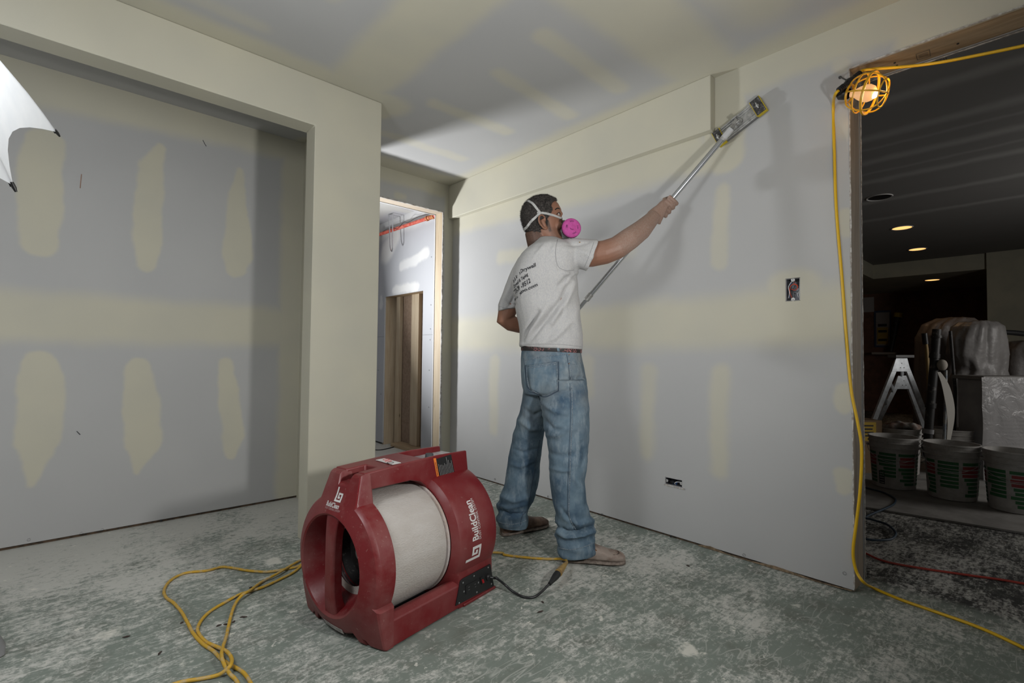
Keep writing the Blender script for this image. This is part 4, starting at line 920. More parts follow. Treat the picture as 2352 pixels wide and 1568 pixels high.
JR = [([(1252, 905), (1285, 900), (1320, 890)], -0.006, 4), ([(1245, 925), (1275, 945), (1300, 950)], 0.006, 5), ([(1248, 960), (1270, 985), (1300, 990)], -0.005, 5), ([(1255, 1000), (1280, 1000), (1305, 985)], 0.005, 5),
      ([(1262, 1040), (1290, 1048), (1320, 1040)], -0.004, 5), ([(1265, 1075), (1295, 1082), (1315, 1078)], 0.004, 4), ([(1335, 1020), (1345, 1045), (1335, 1075)], -0.007, 6), ([(1315, 1090), (1335, 1120), (1340, 1150)], 0.007, 7),
      ([(1275, 1205), (1300, 1222), (1330, 1222), (1362, 1208)], -0.014, 4.5), ([(1272, 1222), (1300, 1236), (1340, 1230), (1365, 1222)], 0.009, 5), ([(1300, 1190), (1330, 1205), (1362, 1195)], 0.010, 7), ([(1290, 1165), (1310, 1195), (1322, 1218)], -0.006, 4), ([(1278, 1230), (1285, 1212), (1280, 1200)], 0.007, 5),
      ([(1145, 1172), (1170, 1182), (1205, 1178)], -0.009, 4), ([(1145, 1160), (1165, 1168), (1200, 1160)], 0.007, 5), ([(1155, 1140), (1180, 1150), (1225, 1135)], 0.006, 5), ([(1205, 940), (1225, 955), (1245, 945)], -0.006, 5), ([(1195, 965), (1220, 985), (1246, 985)], 0.006, 6), ([(1180, 1030), (1200, 1040), (1235, 1030)], -0.004, 4), ([(1172, 1065), (1195, 1072), (1225, 1060)], 0.004, 4),
      ([(1308, 865), (1325, 868), (1341, 866)], -0.005, 3)]
def jf(c, n):
    px, py = pxr(c)
    low = sm(0.42, 0.12, c.z)
    q = V((c.x*7, c.y*7, c.z*(20+8*low))); d = V((c.x*9+c.z*10, c.y*9+c.z*6, c.z*9-c.x*7))
    a = noise.noise(q)*(0.0042+0.0095*low)+noise.noise(d*1.2)*0.0022+noise.noise(c*60)*0.0006
    if c.z > 0.80: a *= 0.35
    if n.dot(CF) < 0.35: a += ridge((px, py), JR)*1.8
    return a
fold(jme, jf)
def denim():
    mt, nt, b = new_mat('faded blue denim')
    tc = N(nt, 'ShaderNodeTexCoord'); sp = N(nt, 'ShaderNodeSeparateXYZ'); L(nt, tc.outputs['Object'], sp.inputs[0])
    def nz(scale, detail, st=None):
        v = tc.outputs['Object']
        if st: mp = N(nt, 'ShaderNodeMapping'); mp.inputs['Scale'].default_value = st; L(nt, v, mp.inputs[0]); v = mp.outputs[0]
        n = N(nt, 'ShaderNodeTexNoise', ins={'Scale': scale, 'Detail': detail, 'Roughness': 0.65}); L(nt, v, n.inputs['Vector']); return n.outputs[0]
    big = N(nt, 'ShaderNodeMapRange', ins={1: 0.36, 2: 0.66}); L(nt, nz(5.5, 4), big.inputs[0])
    c1 = N(nt, 'ShaderNodeMix', data_type='RGBA'); c1.inputs[6].default_value = (0.055, 0.095, 0.145, 1); c1.inputs[7].default_value = (0.165, 0.235, 0.29, 1); L(nt, big.outputs[0], c1.inputs[0])
    st_ = N(nt, 'ShaderNodeMapRange', ins={1: 0.50, 2: 0.72, 3: 0, 4: 0.7}); L(nt, nz(30, 5, (1, 1, 0.35)), st_.inputs[0])
    c2 = N(nt, 'ShaderNodeMix', data_type='RGBA'); c2.inputs[7].default_value = (0.27, 0.335, 0.38, 1); L(nt, c1.outputs[2], c2.inputs[6]); L(nt, st_.outputs[0], c2.inputs[0])
    # sanding dust rubbed into the seat and thighs
    hz = N(nt, 'ShaderNodeMapRange', ins={1: 0.45, 2: 0.95, 3: 0, 4: 0.42}); L(nt, sp.outputs[2], hz.inputs[0])
    dm = N(nt, 'ShaderNodeMapRange', ins={1: 0.4, 2: 0.65}); L(nt, nz(7, 4), dm.inputs[0]); mu = N(nt, 'ShaderNodeMath', operation='MULTIPLY'); L(nt, hz.outputs[0], mu.inputs[0]); L(nt, dm.outputs[0], mu.inputs[1])
    c3 = N(nt, 'ShaderNodeMix', data_type='RGBA'); c3.inputs[7].default_value = (0.36, 0.36, 0.33, 1); L(nt, c2.outputs[2], c3.inputs[6]); L(nt, mu.outputs[0], c3.inputs[0])
    L(nt, c3.outputs[2], b.inputs['Base Color']); b.inputs['Roughness'].default_value = 0.9; b.inputs['Specular IOR Level'].default_value = 0.15
    bp = N(nt, 'ShaderNodeBump', ins={'Strength': 0.4, 'Distance': 0.0015}); L(nt, nz(420, 2), bp.inputs['Height']); L(nt, bp.outputs[0], b.inputs['Normal'])
    return mt
M_DENIM = denim(); M_THREAD = simple('pale denim seam', (0.26, 0.30, 0.33), 0.9, c2=(0.10, 0.14, 0.19), scale=220, lo=0.45, hi=0.55); M_SEAM = simple('dark denim seam', (0.055, 0.08, 0.115), 0.9)
jo = wrap('jeans', jme, M_DENIM, man, smooth=True)
jb_ = bvh_of(jme)
def cast(bv, px, py, off=0.0):
    d = ray(px, py).normalized(); h = bv.ray_cast(CC, d)
    if h[0] is None: return None
    return h[0]-d*off
def on_cloth(name, bv, path, r, mat, par, off=0.0006, n=8, flat=False):
    pts = [cast(bv, *q[:2], off) for q in [(p.x, p.y) for p in catmull([V((a, b, 0)) for a, b in path], n)]]
    pts = [p for p in pts if p is not None]
    if len(pts) > 2: return MB().tube(pts, r, 5).build(name, mat, par)
on_cloth('side_seam', jb_, [(1305, 812), (1311, 850), (1314, 913), (1314, 970), (1311, 1036), (1308, 1124), (1307, 1180), (1316, 1205), (1325, 1219)], 0.0022, M_THREAD, jo)
on_cloth('side_seam', jb_, [(1301, 812), (1307, 850), (1310, 913), (1310, 970), (1307, 1036), (1304, 1124), (1303, 1180)], 0.0013, M_SEAM, jo)
on_cloth('inseam', jb_, [(1240, 1010), (1231, 1060), (1222, 1110), (1213, 1165), (1199, 1185), (1196, 1205)], 0.0020, M_SEAM, jo)
on_cloth('yoke_seam', jb_, [(1206, 827), (1240, 820), (1279, 815), (1303, 814)], 0.0016, M_THREAD, jo)
on_cloth('seat_seam', jb_, [(1203, 822), (1206, 850), (1209, 880), (1216, 893), (1232, 902), (1244, 930)], 0.0018, M_SEAM, jo)
def on_patch(name, bv, poly, off, mat, par, n=9):
    """four-sided cloth patch laid on the surface: poly corners tl,tr,br,bl (image)"""
    gv = []; ok = True
    for i in range(n+1):
        for j in range(n+1):
            u, v = i/n, j/n
            x = (poly[0][0]*(1-u)+poly[1][0]*u)*(1-v)+(poly[3][0]*(1-u)+poly[2][0]*u)*v; y = (poly[0][1]*(1-u)+poly[1][1]*u)*(1-v)+(poly[3][1]*(1-u)+poly[2][1]*u)*v
            if len(poly) > 4 and v > 0: y += poly[4]*math.sin(PI*u)*v
            p = cast(bv, x, y, off)
            if p is None: return None
            gv.append(p)
    o = MB().add(gv, [(i*(n+1)+j, (i+1)*(n+1)+j, (i+1)*(n+1)+j+1, i*(n+1)+j+1) for i in range(n) for j in range(n)]).build(name, mat, par, smooth=True)
    md = o.modifiers.new('solid', 'SOLIDIFY'); md.thickness = 0.0035; md.offset = 0
    return o
pk = on_patch('back_pocket', jb_, [(1209, 838), (1279, 829), (1281, 895), (1216, 893), 14], 0.0022, M_DENIM, jo)
for pth in ([(1210, 841), (1245, 837), (1278, 832)], [(1278, 832), (1280, 862), (1280, 892)], [(1280, 894), (1252, 908), (1222, 897)], [(1210, 841), (1211, 868), (1216, 892)], [(1211, 845), (1245, 841), (1277, 836)]):
    on_cloth('stitching', jb_, pth, 0.0015, M_THREAD, pk or jo, 0.0044)
for pth in ([(1207, 838), (1208, 868), (1213, 895), (1232, 904), (1253, 911), (1283, 897)], [(1282.5, 830), (1283.5, 862), (1283, 897)]): on_cloth('pocket_edge', jb_, pth, 0.0019, M_SEAM, pk or jo, 0.0018)
on_cloth('stitching', jb_, [(1303, 832), (1318, 836), (1335, 834)], 0.0013, M_THREAD, jo, 0.0008)
on_cloth('stitching', jb_, [(1284, 1258), (1310, 1262), (1340, 1256), (1364, 1246)], 0.0016, M_THREAD, jo, 0.0008)
on_cloth('stitching', jb_, [(1146, 1199), (1170, 1204), (1196, 1200), (1210, 1194)], 0.0016, M_THREAD, jo, 0.0008)
for q in ((1307, 835), (1307, 814)):
    p = cast(jb_, *q, 0.001)
    if p: MB().ball(p, 0.0028, 8, 6).build('rivet', simple('copper rivet', (0.45, 0.22, 0.12), 0.35, 0.9), jo, smooth=True)
# --- belt
def grow(r, k): y, a, b, w, h = r; return (y, a-k, b+k, w, h+k*0.0021)
bl = MB().rings([ringA(1266, y, 66.5+g, t, 2.47, 0.1405+g*0.002, 48) for y, g, t in ((808, 0.0, 3), (808, 2.4, 3), (806, 3.0, 3), (798, 3.0, 3), (796, 2.4, 3), (796, 0.0, 3))], cap=False)
def belt_mat():
    mt, nt, b = new_mat('black belt with pink chain print')
    tc = N(nt, 'ShaderNodeTexCoord'); mp = N(nt, 'ShaderNodeMapping'); mp.inputs['Scale'].default_value = (1, 1, 2.2); L(nt, tc.outputs['Object'], mp.inputs[0])
    v = N(nt, 'ShaderNodeTexVoronoi', feature='DISTANCE_TO_EDGE', ins={'Scale': 62}); L(nt, mp.outputs[0], v.inputs['Vector'])
    n = N(nt, 'ShaderNodeTexNoise', ins={'Scale': 26, 'Detail': 2}); L(nt, tc.outputs['Object'], n.inputs['Vector'])
    r = N(nt, 'ShaderNodeMapRange', ins={1: 0.09, 2: 0.05}); L(nt, v.outputs['Distance'], r.inputs[0]); r2 = N(nt, 'ShaderNodeMapRange', ins={1: 0.46, 2: 0.54}); L(nt, n.outputs[0], r2.inputs[0])
    mu = N(nt, 'ShaderNodeMath', operation='MULTIPLY'); L(nt, r.outputs[0], mu.inputs[0]); L(nt, r2.outputs[0], mu.inputs[1])
    mx = N(nt, 'ShaderNodeMix', data_type='RGBA'); mx.inputs[6].default_value = (0.02, 0.017, 0.018, 1); mx.inputs[7].default_value = (0.42, 0.17, 0.17, 1); L(nt, mu.outputs[0], mx.inputs[0]); L(nt, mx.outputs[2], b.inputs['Base Color']); b.inputs['Roughness'].default_value = 0.6
    return mt
bo2 = bl.build('belt', belt_mat(), man, smooth=True)
bb = BVHTree.FromPolygons([v for v in bl.v], bl.f)
for (x0, y0, x1, y1) in ((1281, 796, 1283, 815), (1201, 796, 1199, 815)):
    on_patch('belt_loop', bb, [(x0-3, y0+0.5), (x0+3, y0+0.5), (x1+3, 807), (x1-3, 807)], 0.003, M_DENIM, jo, 3)
# --- t-shirt
TSH = [(801, 1192, 1338, 2.47, .154), (785, 1193, 1339, 2.47, .157), (760, 1193, 1336, 2.47, .156), (740, 1190, 1333, 2.465, .155), (715, 1184, 1330, 2.46, .155), (680, 1178, 1327, 2.46, .16), (650, 1176, 1326, 2.45, .165), (620, 1179, 1327, 2.45, .17), (602, 1186, 1331, 2.45, .172), (585, 1197, 1332, 2.44, .165), (572, 1210, 1326, 2.44, .148), (562, 1224, 1310, 2.445, .120), (554, 1231, 1292, 2.45, .092), (548.5, 1235, 1280, 2.455, .070)]
tm = MB().rings([ringH(*r, tilt=(4 if r[0] > 795 else 2 if r[0] > 700 else 0)) for r in TSH])
tm.rings([ringA(1288, 577, 5, -27, 2.43, .085), ringA(1312, 579, 7, -31, 2.405, .084), ringA(1338, 583, 9, -33, 2.38, .082), ringA(1352, 585, 11, -34, 2.365, .080), ringA(1360, 586.5, 12.5, -35, 2.355, .079)])
tm.rings([ringA(1212, 604, -20, -14, 2.56, .075), ringA(1198, 630, -23, -10, 2.585, .072), ringA(1184, 664, -24, -6, 2.60, .068), ringA(1172, 694, -24, 0, 2.605, .064), ringA(1165.5, 712, -21.5, 3, 2.61, .062)])
tme = remeshed(tm, 0.006, 6, 0.5)
TR = [([(1322, 632), (1290, 690), (1245, 745), (1203, 795)], -0.010, 6), ([(1318, 648), (1300, 690), (1270, 740)], 0.009, 7), ([(1258, 700), (1230, 745), (1200, 790)], 0.010, 7), ([(1235, 715), (1215, 750), (1202, 785)], -0.009, 5), ([(1322, 620), (1300, 640), (1285, 655)], -0.008, 5), ([(1290, 622), (1310, 632), (1328, 625)], 0.007, 5),
      ([(1275, 600), (1285, 618), (1310, 622)], -0.004, 4), ([(1320, 575), (1345, 580), (1360, 590)], 0.005, 7), ([(1300, 560), (1325, 562), (1350, 557)], -0.004, 4), ([(1250, 562), (1240, 575), (1225, 590)], 0.004, 4), ([(1268, 558), (1262, 570), (1255, 585)], -0.003, 4),
      ([(1180, 640), (1165, 675), (1150, 700)], 0.006, 5), ([(1188, 660), (1178, 690), (1168, 705)], -0.006, 4), ([(1160, 690), (1175, 700), (1185, 698)], -0.005, 3), ([(1330, 690), (1320, 730), (1330, 770)], 0.005, 8), ([(1240, 790), (1275, 775), (1310, 740)], 0.006, 6), ([(1300, 660), (1290, 720), (1255, 780)], -0.005, 6)]
def tf(c, n):
    px, py = pxr(c); q = V((c.x*5+c.z*4, c.y*5-c.z*3, c.z*5+c.y*6))
    a = noise.noise(q*1.3)*0.0045+noise.noise(c*22)*0.0012
    if n.dot(CF) < 0.35: a += ridge((px, py), TR)*1.9
    return a
fold(tme, tf)
M_SHIRT = simple('heather grey cotton', (0.53, 0.525, 0.515), 0.95, c2=(0.455, 0.455, 0.465), scale=260, detail=5, bump=0.35, bscale=420, stretch=(1, 1, 0.45), spec=0.1, dist=0.0015)
to = wrap('t_shirt', tme, M_SHIRT, man, smooth=True); tb_ = bvh_of(tme)
M_SSEAM = simple('grey cotton seam', (0.30, 0.30, 0.31), 0.95)
on_cloth('sleeve_seam', tb_, [(1281, 549), (1276, 575), (1278, 600), (1284, 614), (1300, 621), (1318, 620)], 0.0014, M_SSEAM, to, 0.0002)
on_cloth('hem_seam', tb_, [(1197, 791), (1240, 790), (1290, 791), (1335, 796)], 0.0010, M_SSEAM, to, 0.0002)
on_cloth('sleeve_hem', tb_, [(1364, 556), (1354, 585), (1343, 612)], 0.0010, M_SSEAM, to, 0.0002)
on_cloth('sleeve_hem', tb_, [(1146, 703), (1165, 708), (1183, 708)], 0.0010, M_SSEAM, to, 0.0002)
p = cast(tb_, 1331.5, 556, 0.0008)
if p: MB().ball(p, (0.004, 0.004, 0.0025), 8, 6).build('paint_spot', simple('ochre paint spot', (0.30, 0.17, 0.05), 0.8), to, smooth=True)
M_SPRINT = simple('dark shirt print', (0.045, 0.045, 0.05), 0.9)
def shirt_text(txt, path, size, bold):
    vs, fs = text_mesh(txt, bold); W = max(p.x for p in vs)
    def fn(p):
        u = p.x/W*(len(path)-1); i = min(int(max(u, 0)), len(path)-2); t = u-i; a, b = path[i], path[i+1]
        x, y = a[0]+(b[0]-a[0])*t, a[1]+(b[1]-a[1])*t
        dx, dy = b[0]-a[0], b[1]-a[1]; l = math.hypot(dx, dy); q = cast(tb_, x+dy/l*p.y*size*0.35, y-p.y*size*0.97, 0.0009)
        return q if q is not None else V((0, 0, -5))
    vs2 = [fn(p) for p in vs]; fs = [f for f in fs if all(vs2[i].z > -1 for i in f)]
    me = bpy.data.meshes.new('shirt_lettering'); me.from_pydata([tuple(v) if v.z > -1 else tuple(to.location) for v in vs2], [], fs); me.update()
    bm = bmesh.new(); bm.from_mesh(me); bmesh.ops.delete(bm, geom=[v for v in bm.verts if not v.link_faces], context='VERTS'); bm.to_mesh(me); bm.free()
    wrap('shirt_lettering', me, M_SPRINT, to)
shirt_text('in & Ar    n Drywall', [(1180, 650), (1188, 638), (1199, 625), (1231, 611)], 11.5, 0.032)
shirt_text('Drywall & Taping', [(1181, 662), (1193, 648), (1213, 632)], 10.5, 0.032)
shirt_text('773-71 -9512', [(1182, 678), (1194, 665), (1219, 648)], 15, 0.036)
shirt_text('drywall   yahoo.com', [(1183, 694), (1190, 682), (1201, 671), (1235, 656)], 11, 0.03)
# --- shoes
def shoe(heel, toe, wid, name_mat, side):
    H_, T_ = onz(*heel), onz(*toe); d = (T_-H_); ln = d.length; d.normalize(); s = V((-d.y, d.x, 0))
    st_ = [(-0.02, 0.020, 0.045), (0.0, 0.030, 0.060), (0.06, 0.037, 0.072), (0.2, 0.039, 0.080), (0.35, 0.039, 0.090), (0.48, 0.041, 0.084), (0.62, 0.046, 0.068), (0.75, 0.048, 0.057), (0.88, 0.043, 0.050), (0.96, 0.031, 0.042), (1.0, 0.016, 0.032)]
    def rg(t, w, h, z0=0.0, k=1.0):
        c = H_+d*(t*ln); out = []
        for j in range(20):
            a = 2*PI*j/20; ca, sa = math.cos(a), math.sin(a)
            zz = h*0.5+h*0.5*math.copysign(abs(sa)**0.75, sa); out.append(c+s*(w*k*math.copysign(abs(ca)**0.8, ca))+HZ*(z0+zz))
        return out
    up = MB().rings([rg(t, w, h-0.012, 0.014) for t, w, h in st_]); ume = remeshed(up, 0.0045, 3)
    fold(ume, lambda c, n: noise.noise(c*55)*0.0016+noise.noise(V((c.x*20, c.y*20, c.z*60)))*0.002)
    u = wrap('shoe', ume, name_mat, man, smooth=True)
    MB().rings([[H_+d*(t*ln)+s*(w*1.05*math.copysign(abs(math.cos(a))**0.8, math.cos(a)))+HZ*(0.011+0.011*math.sin(a)) for a in [2*PI*j/16 for j in range(16)]] for t, w, h in st_]).build('sole', simple('scuffed grey sole', (0.24, 0.20, 0.17), 0.9, c2=(0.14, 0.11, 0.09), scale=50), u, smooth=True)
    # stitched apron seam on the toe
    MB().tube(catmull([H_+d*(ln*t)+s*(w_)+HZ*z for t, w_, z in ((0.48, 0.034, 0.066), (0.66, 0.036, 0.056), (0.82, 0.031, 0.049), (0.90, 0.0, 0.051), (0.82, -0.031, 0.049), (0.66, -0.036, 0.056), (0.48, -0.034, 0.066))], 6), 0.0022, 6).build('apron_seam', M_SHOE_D, u, smooth=True)
    return u
M_SHOE_D = simple('dark shoe seam', (0.07, 0.05, 0.04), 0.9)
M_SHOE1 = simple('dusty tan leather', (0.30, 0.245, 0.21), 0.85, c2=(0.16, 0.10, 0.075), scale=22, detail=6, lo=0.45, hi=0.68, bump=0.3, bscale=150)
M_SHOE2 = simple('brown leather', (0.20, 0.125, 0.09), 0.7, c2=(0.10, 0.06, 0.045), scale=18, detail=6, bump=0.3, bscale=150)
s1 = shoe((1294, 1287), (1436, 1294), 0.05, M_SHOE1, 1)
s2 = shoe((1154, 1230), (1257, 1207), 0.05, M_SHOE2, -1)
q0 = at(1366, 1262, 2.26); MB().tube(catmull([q0, q0+HR*0.015-HZ*0.012, q0+HR*0.028-HZ*0.026], 4), 0.005, 8).build('pull_tab', simple('brown leather tab', (0.16, 0.075, 0.035), 0.7), s1, smooth=True)
# --- respirator
hb_ = BVHTree.FromPolygons([v.co.copy() for v in bme.vertices]+[v.co.copy() for v in hm.vertices], [tuple(p.vertices) for p in bme.polygons]+[tuple(i+len(bme.vertices) for i in p.vertices) for p in hm.polygons])
M_GREYR = simple('grey silicone', (0.28, 0.285, 0.28), 0.55); M_STRAP = simple('light grey strap', (0.52, 0.52, 0.51), 0.7)
M_PINK = simple('magenta filter felt', (0.52, 0.085, 0.33), 0.9, c2=(0.44, 0.065, 0.27), scale=60, bump=0.25, bscale=300)
fp = remeshed(MB().ball(HP(0.102, 0, -0.052), (0.040, 0.046, 0.052), 24, 16, Matrix((HFW, -HRT, HUP)).transposed()).tube([HP(0.112, 0, -0.03), HP(0.126, 0, -0.008), HP(0.122, 0, 0.012)], [0.026, 0.021, 0.011], 14).tube([HP(0.12, 0, -0.05), HP(0.150, 0, -0.052)], [0.026, 0.023], 16), 0.0045, 3)
resp = wrap('respirator', fp, M_GREYR, man, smooth=True)
FC = at(1312.5, 523.5, 2.372); FN = (-HF*0.96+HR*0.20+HZ*0.10).normalized(); FU = (HUP-FN*HUP.dot(FN)).normalized(); FV = FN.cross(FU)
FM = Matrix((FN, FV, FU)).transposed().to_4x4(); FM.translation = FC
def filt(M, nm):
    o = MB().lathe([(0.012, 0.0005), (0.0125, 0.030), (0.011, 0.042), (0.007, 0.0465), (0.0, 0.0475), (-0.010, 0.046), (-0.013, 0.040), (-0.014, 0.0005)], M, 40).build('filter_disc', M_PINK, resp, smooth=True)
    MB().lathe([(-0.008, 0.0478), (-0.0125, 0.0472), (-0.015, 0.040), (-0.016, 0.001)], M, 40).build('disc_rim', M_BLACK, o, smooth=True)
    return o
f1 = filt(FM, 1)
c2 = mirr(FC); n2 = (mirr(FC+FN)-c2).normalized(); u2 = (mirr(FC+FU)-c2).normalized(); v2 = n2.cross(u2); F2 = Matrix((n2, v2, u2)).transposed().to_4x4(); F2.translation = c2
f2 = filt(F2, 2)
for a, b in ((FC-FN*0.012, HP(0.105, -0.03, -0.045)), (c2-n2*0.012, HP(0.105, 0.03, -0.045))): MB().tube([a, b], [0.022, 0.024], 16).build('filter_mount', M_GREYR, resp, smooth=True)
M_PPRINT = simple('dark magenta print', (0.10, 0.02, 0.08), 0.9)
def disc_text(txt, ang, rad, size, flip=False):
    vs, fs = text_mesh(txt, 0.02); W = max(p.x for p in vs)
    def fn(p):
        a = math.radians(ang)+(-(p.x-W/2)*size/rad if not flip else (p.x-W/2)*size/rad); r = rad+(p.y-0.35)*size*(1 if not flip else -1)
        return FM @ V((0.0128 if r < 0.031 else 0.0128-(r-0.030)*0.12, -r*math.sin(a)*-1, r*math.cos(a)))
    mapped('disc_lettering', vs, fs, fn, M_PPRINT, f1)
disc_text('2097', -12, 0.030, 0.0105); disc_text('2097', 188, 0.030, 0.0105); disc_text('3M', 72, 0.028, 0.012); disc_text('P100', -100, 0.028, 0.0085); disc_text('NIOSH', 150, 0.012, 0.007)
def strap(name, path, wid, far=True):
    def srf(x, y):
        h = cast(hb_, x, y, 0.0); return h
    sp_ = [srf(p.x, p.y) for p in catmull([V((a, b, 0)) for a, b in path], 6)]; sp_ = [p for p in sp_ if p is not None]
    if far:
        e_ = sp_[-1]; f_ = mirr(e_); c_ = HP(0.0, 0, 0.03); arc = []
        for t in range(1, 8):
            d_ = (e_.lerp(f_, t/8)-c_).normalized(); h_ = hb_.ray_cast(c_+d_*0.3, -d_)
            if h_[0] is not None: arc.append(h_[0])
        sp_ = sp_+arc+[mirr(p) for p in reversed(sp_)]
    rings = []; n = len(sp_)
    for i, p in enumerate(sp_):
        t = (sp_[min(i+1, n-1)]-sp_[max(i-1, 0)]).normalized(); out = (p-HP(-0.01, 0, 0.02)).normalized(); sd = t.cross(out).normalized(); out = sd.cross(t).normalized()
        rings.append([p+sd*wid+out*0.0015, p+sd*wid+out*0.0045, p-sd*wid+out*0.0045, p-sd*wid+out*0.0015])
    return MB().rings(rings).build(name, M_STRAP, resp, smooth=True)
strap('head_strap', [(1240, 489), (1233, 480), (1226, 471), (1221.5, 466.5)], 0.0058)
strap('neck_strap', [(1240, 491), (1231, 499), (1221, 508), (1213, 518.5), (1211.5, 521)], 0.0058)
strap('cheek_strap', [(1234, 488.5), (1243, 489.5), (1255, 491), (1270, 495), (1284, 500), (1294, 503)], 0.0055, far=False)
strap('cheek_strap', [(1238, 488.8), (1246, 489.7), (1255, 491), (1268, 495)], 0.0055, far=False)

# ------------------------------------------------------------------ sanding pole
sp0 = thing('sanding_pole', PA, 'aluminium pole sander held high against the taped work wall', 'pole sander')
M_ALU = simple('brushed aluminium', (0.55, 0.57, 0.60), 0.28, 0.95); M_ALUD = simple('dusty aluminium', (0.50, 0.50, 0.49), 0.5, 0.6, c2=(0.33, 0.33, 0.32), scale=40)
p_top = PA+PD*0.03; p_seam = pole_at(1660); p_mid = pole_at(1352); p_end = pole_at(1245)
MB().tube([p_seam, p_mid], 0.0132, 20).build('upper_tube', M_ALU, sp0, smooth=True)
MB().tube([p_mid-PD*0.05, p_end], 0.0108, 20).build('lower_tube', M_ALU, sp0, smooth=True)
MB().tube([p_mid-PD*0.022, p_mid+PD*0.022], 0.0152, 16).build('tube_clamp', M_ALUD, sp0, smooth=True, bevel=0.002)
# wraps of the taped joint
for t in (-0.014, 0.0, 0.012): MB().tube([p_mid+PD*(t-0.003), p_mid+PD*(t+0.003)], 0.0162, 14).build('clamp_rib', M_ALUD, sp0, smooth=True)
MB().tube([p_top, p_seam], 0.0148, 18).build('ferrule', simple('white painted ferrule', (0.55, 0.56, 0.57), 0.5), sp0, smooth=True)
MB().tube([p_seam-PD*0.004, p_seam+PD*0.006], 0.0156, 18).build('ferrule_ring', M_ALUD, sp0, smooth=True)
# head plate lies flat on the wall
sa, sb = onx(1652, 318, XR-0.012), onx(1746, 243, XR-0.012); sd_ = (sb-sa); SL = sd_.length; sx = sd_.normalized(); sn = V((-1, 0, 0)); sy_ = sn.cross(sx)
SM = Matrix((sx, sy_, sn)).transposed().to_4x4(); SM.translation = (sa+sb)/2; SM.translation.x = XR
hl, hw = SL/2+0.012, 0.041
MB().box((-hl, -hw, 0.001), (hl, hw, 0.012), SM).build('foam_pad', simple('grey foam pad', (0.16, 0.16, 0.16), 0.95), sp0, bevel=0.002)
hdp = MB().box((-hl, -hw+0.002, 0.0125), (hl, hw-0.002, 0.019), SM).build('head_plate', M_ALUD, sp0, bevel=0.0015)
for y in (-0.030, -0.018, 0.018, 0.030): MB().box((-hl+0.02, y-0.0022, 0.019), (hl-0.02, y+0.0022, 0.0235), SM).build('plate_rib', M_ALUD, hdp, bevel=0.0008)
M_GRIT = simple('dark sanding mesh', (0.045, 0.043, 0.042), 0.9, c2=(0.16, 0.155, 0.15), scale=90, detail=3, lo=0.5, hi=0.65, bump=0.5, bscale=400); M_YEL = simple('yellow clamp edge', (0.55, 0.42, 0.02), 0.5)
for s in (-1, 1):
    x0, x1 = (hl-0.040, hl+0.003) if s > 0 else (-hl-0.003, -hl+0.034)
    c = MB().box((x0, -hw-0.001, 0.0195), (x1, hw+0.001, 0.0275), SM).build('paper_clamp', M_GRIT, sp0, bevel=0.0012)
    MB().box((x0-0.003, -hw-0.003, 0.017), (x0, hw+0.003, 0.0245), SM).build('clamp_edge', M_YEL, c); MB().box((x1, -hw-0.003, 0.004), (x1+0.003, hw+0.003, 0.0245), SM).build('clamp_edge', M_YEL, c)
    MB().box((x0, -hw-0.0035, 0.006), (x1, -hw-0.001, 0.0245), SM).build('clamp_edge', M_YEL, c)
    MB().lathe([(0.0275, 0.008), (0.034, 0.007), (0.036, 0.003), (0.036, 0.0005)], SM @ Matrix.Translation(((x0+x1)/2, 0, 0)) @ Matrix.Rotation(-PI/2, 4, 'Y'), 12).build('wing_nut', M_ALUD, c, smooth=True)
    MB().box(((x0+x1)/2-0.003, -0.016, 0.030), ((x0+x1)/2+0.003, 0.016, 0.038), SM).build('nut_wing', M_ALUD, c, bevel=0.002)
# swivel joint in the middle of the plate
jl = MI  # (unused frame kept local)
MB().lathe([(0.019, 0.022), (0.026, 0.021), (0.028, 0.017), (0.028, 0.0005)], SM @ Matrix.Rotation(-PI/2, 4, 'Y'), 24).build('swivel_base', M_ALUD, sp0, smooth=True)
ctr = SM @ V((0, 0, 0.044))
for s in (-1, 1): MB().box((-0.014, s*0.015-0.003, 0.024), (0.014, s*0.015+0.003, 0.056), SM).build('yoke_arm', M_ALUD, sp0, bevel=0.002)
MB().tube([SM @ V((0, -0.022, 0.044)), SM @ V((0, 0.022, 0.044))], 0.006, 12).build('yoke_pin', M_STEEL, sp0, smooth=True)
MB().tube([ctr, ctr.lerp(p_top, 0.5), p_top], [0.011, 0.010, 0.012], 14).build('yoke_neck', M_ALUD, sp0, smooth=True)
# ------------------------------------------------------------------ umbrella and its stand
UC = V((-0.39690597, 1.34784948, 1.58385853)); UA = V((-0.53003915, 0.58042736, -0.61819299)).normalized(); UR, UD = 0.45091585, 0.29084643*0.45091585
ux = UA.cross(V((0, 0, 1))).normalized(); uy = UA.cross(ux)
UE = [ux*math.cos(6.58538916+k*PI/4)+uy*math.sin(6.58538916+k*PI/4) for k in range(8)]
def rib_pt(k, s): return UC-UA*(UD*(1-s*s))+UE[k % 8]*(UR*s)
umb = thing('photo_umbrella', UC-UA*UD, 'white translucent photo umbrella lit from inside at upper left', 'umbrella')
mt, nt, b = new_mat('white umbrella nylon')
tr = N(nt, 'ShaderNodeBsdfTranslucent'); df = N(nt, 'ShaderNodeBsdfDiffuse'); mx = N(nt, 'ShaderNodeMixShader'); mx.inputs[0].default_value = 0.55
n = N(nt, 'ShaderNodeTexNoise', ins={'Scale': 9, 'Detail': 3}); cr = N(nt, 'ShaderNodeMix', data_type='RGBA'); cr.inputs[6].default_value = (0.74, 0.77, 0.80, 1); cr.inputs[7].default_value = (0.86, 0.87, 0.88, 1); L(nt, n.outputs[0], cr.inputs[0])
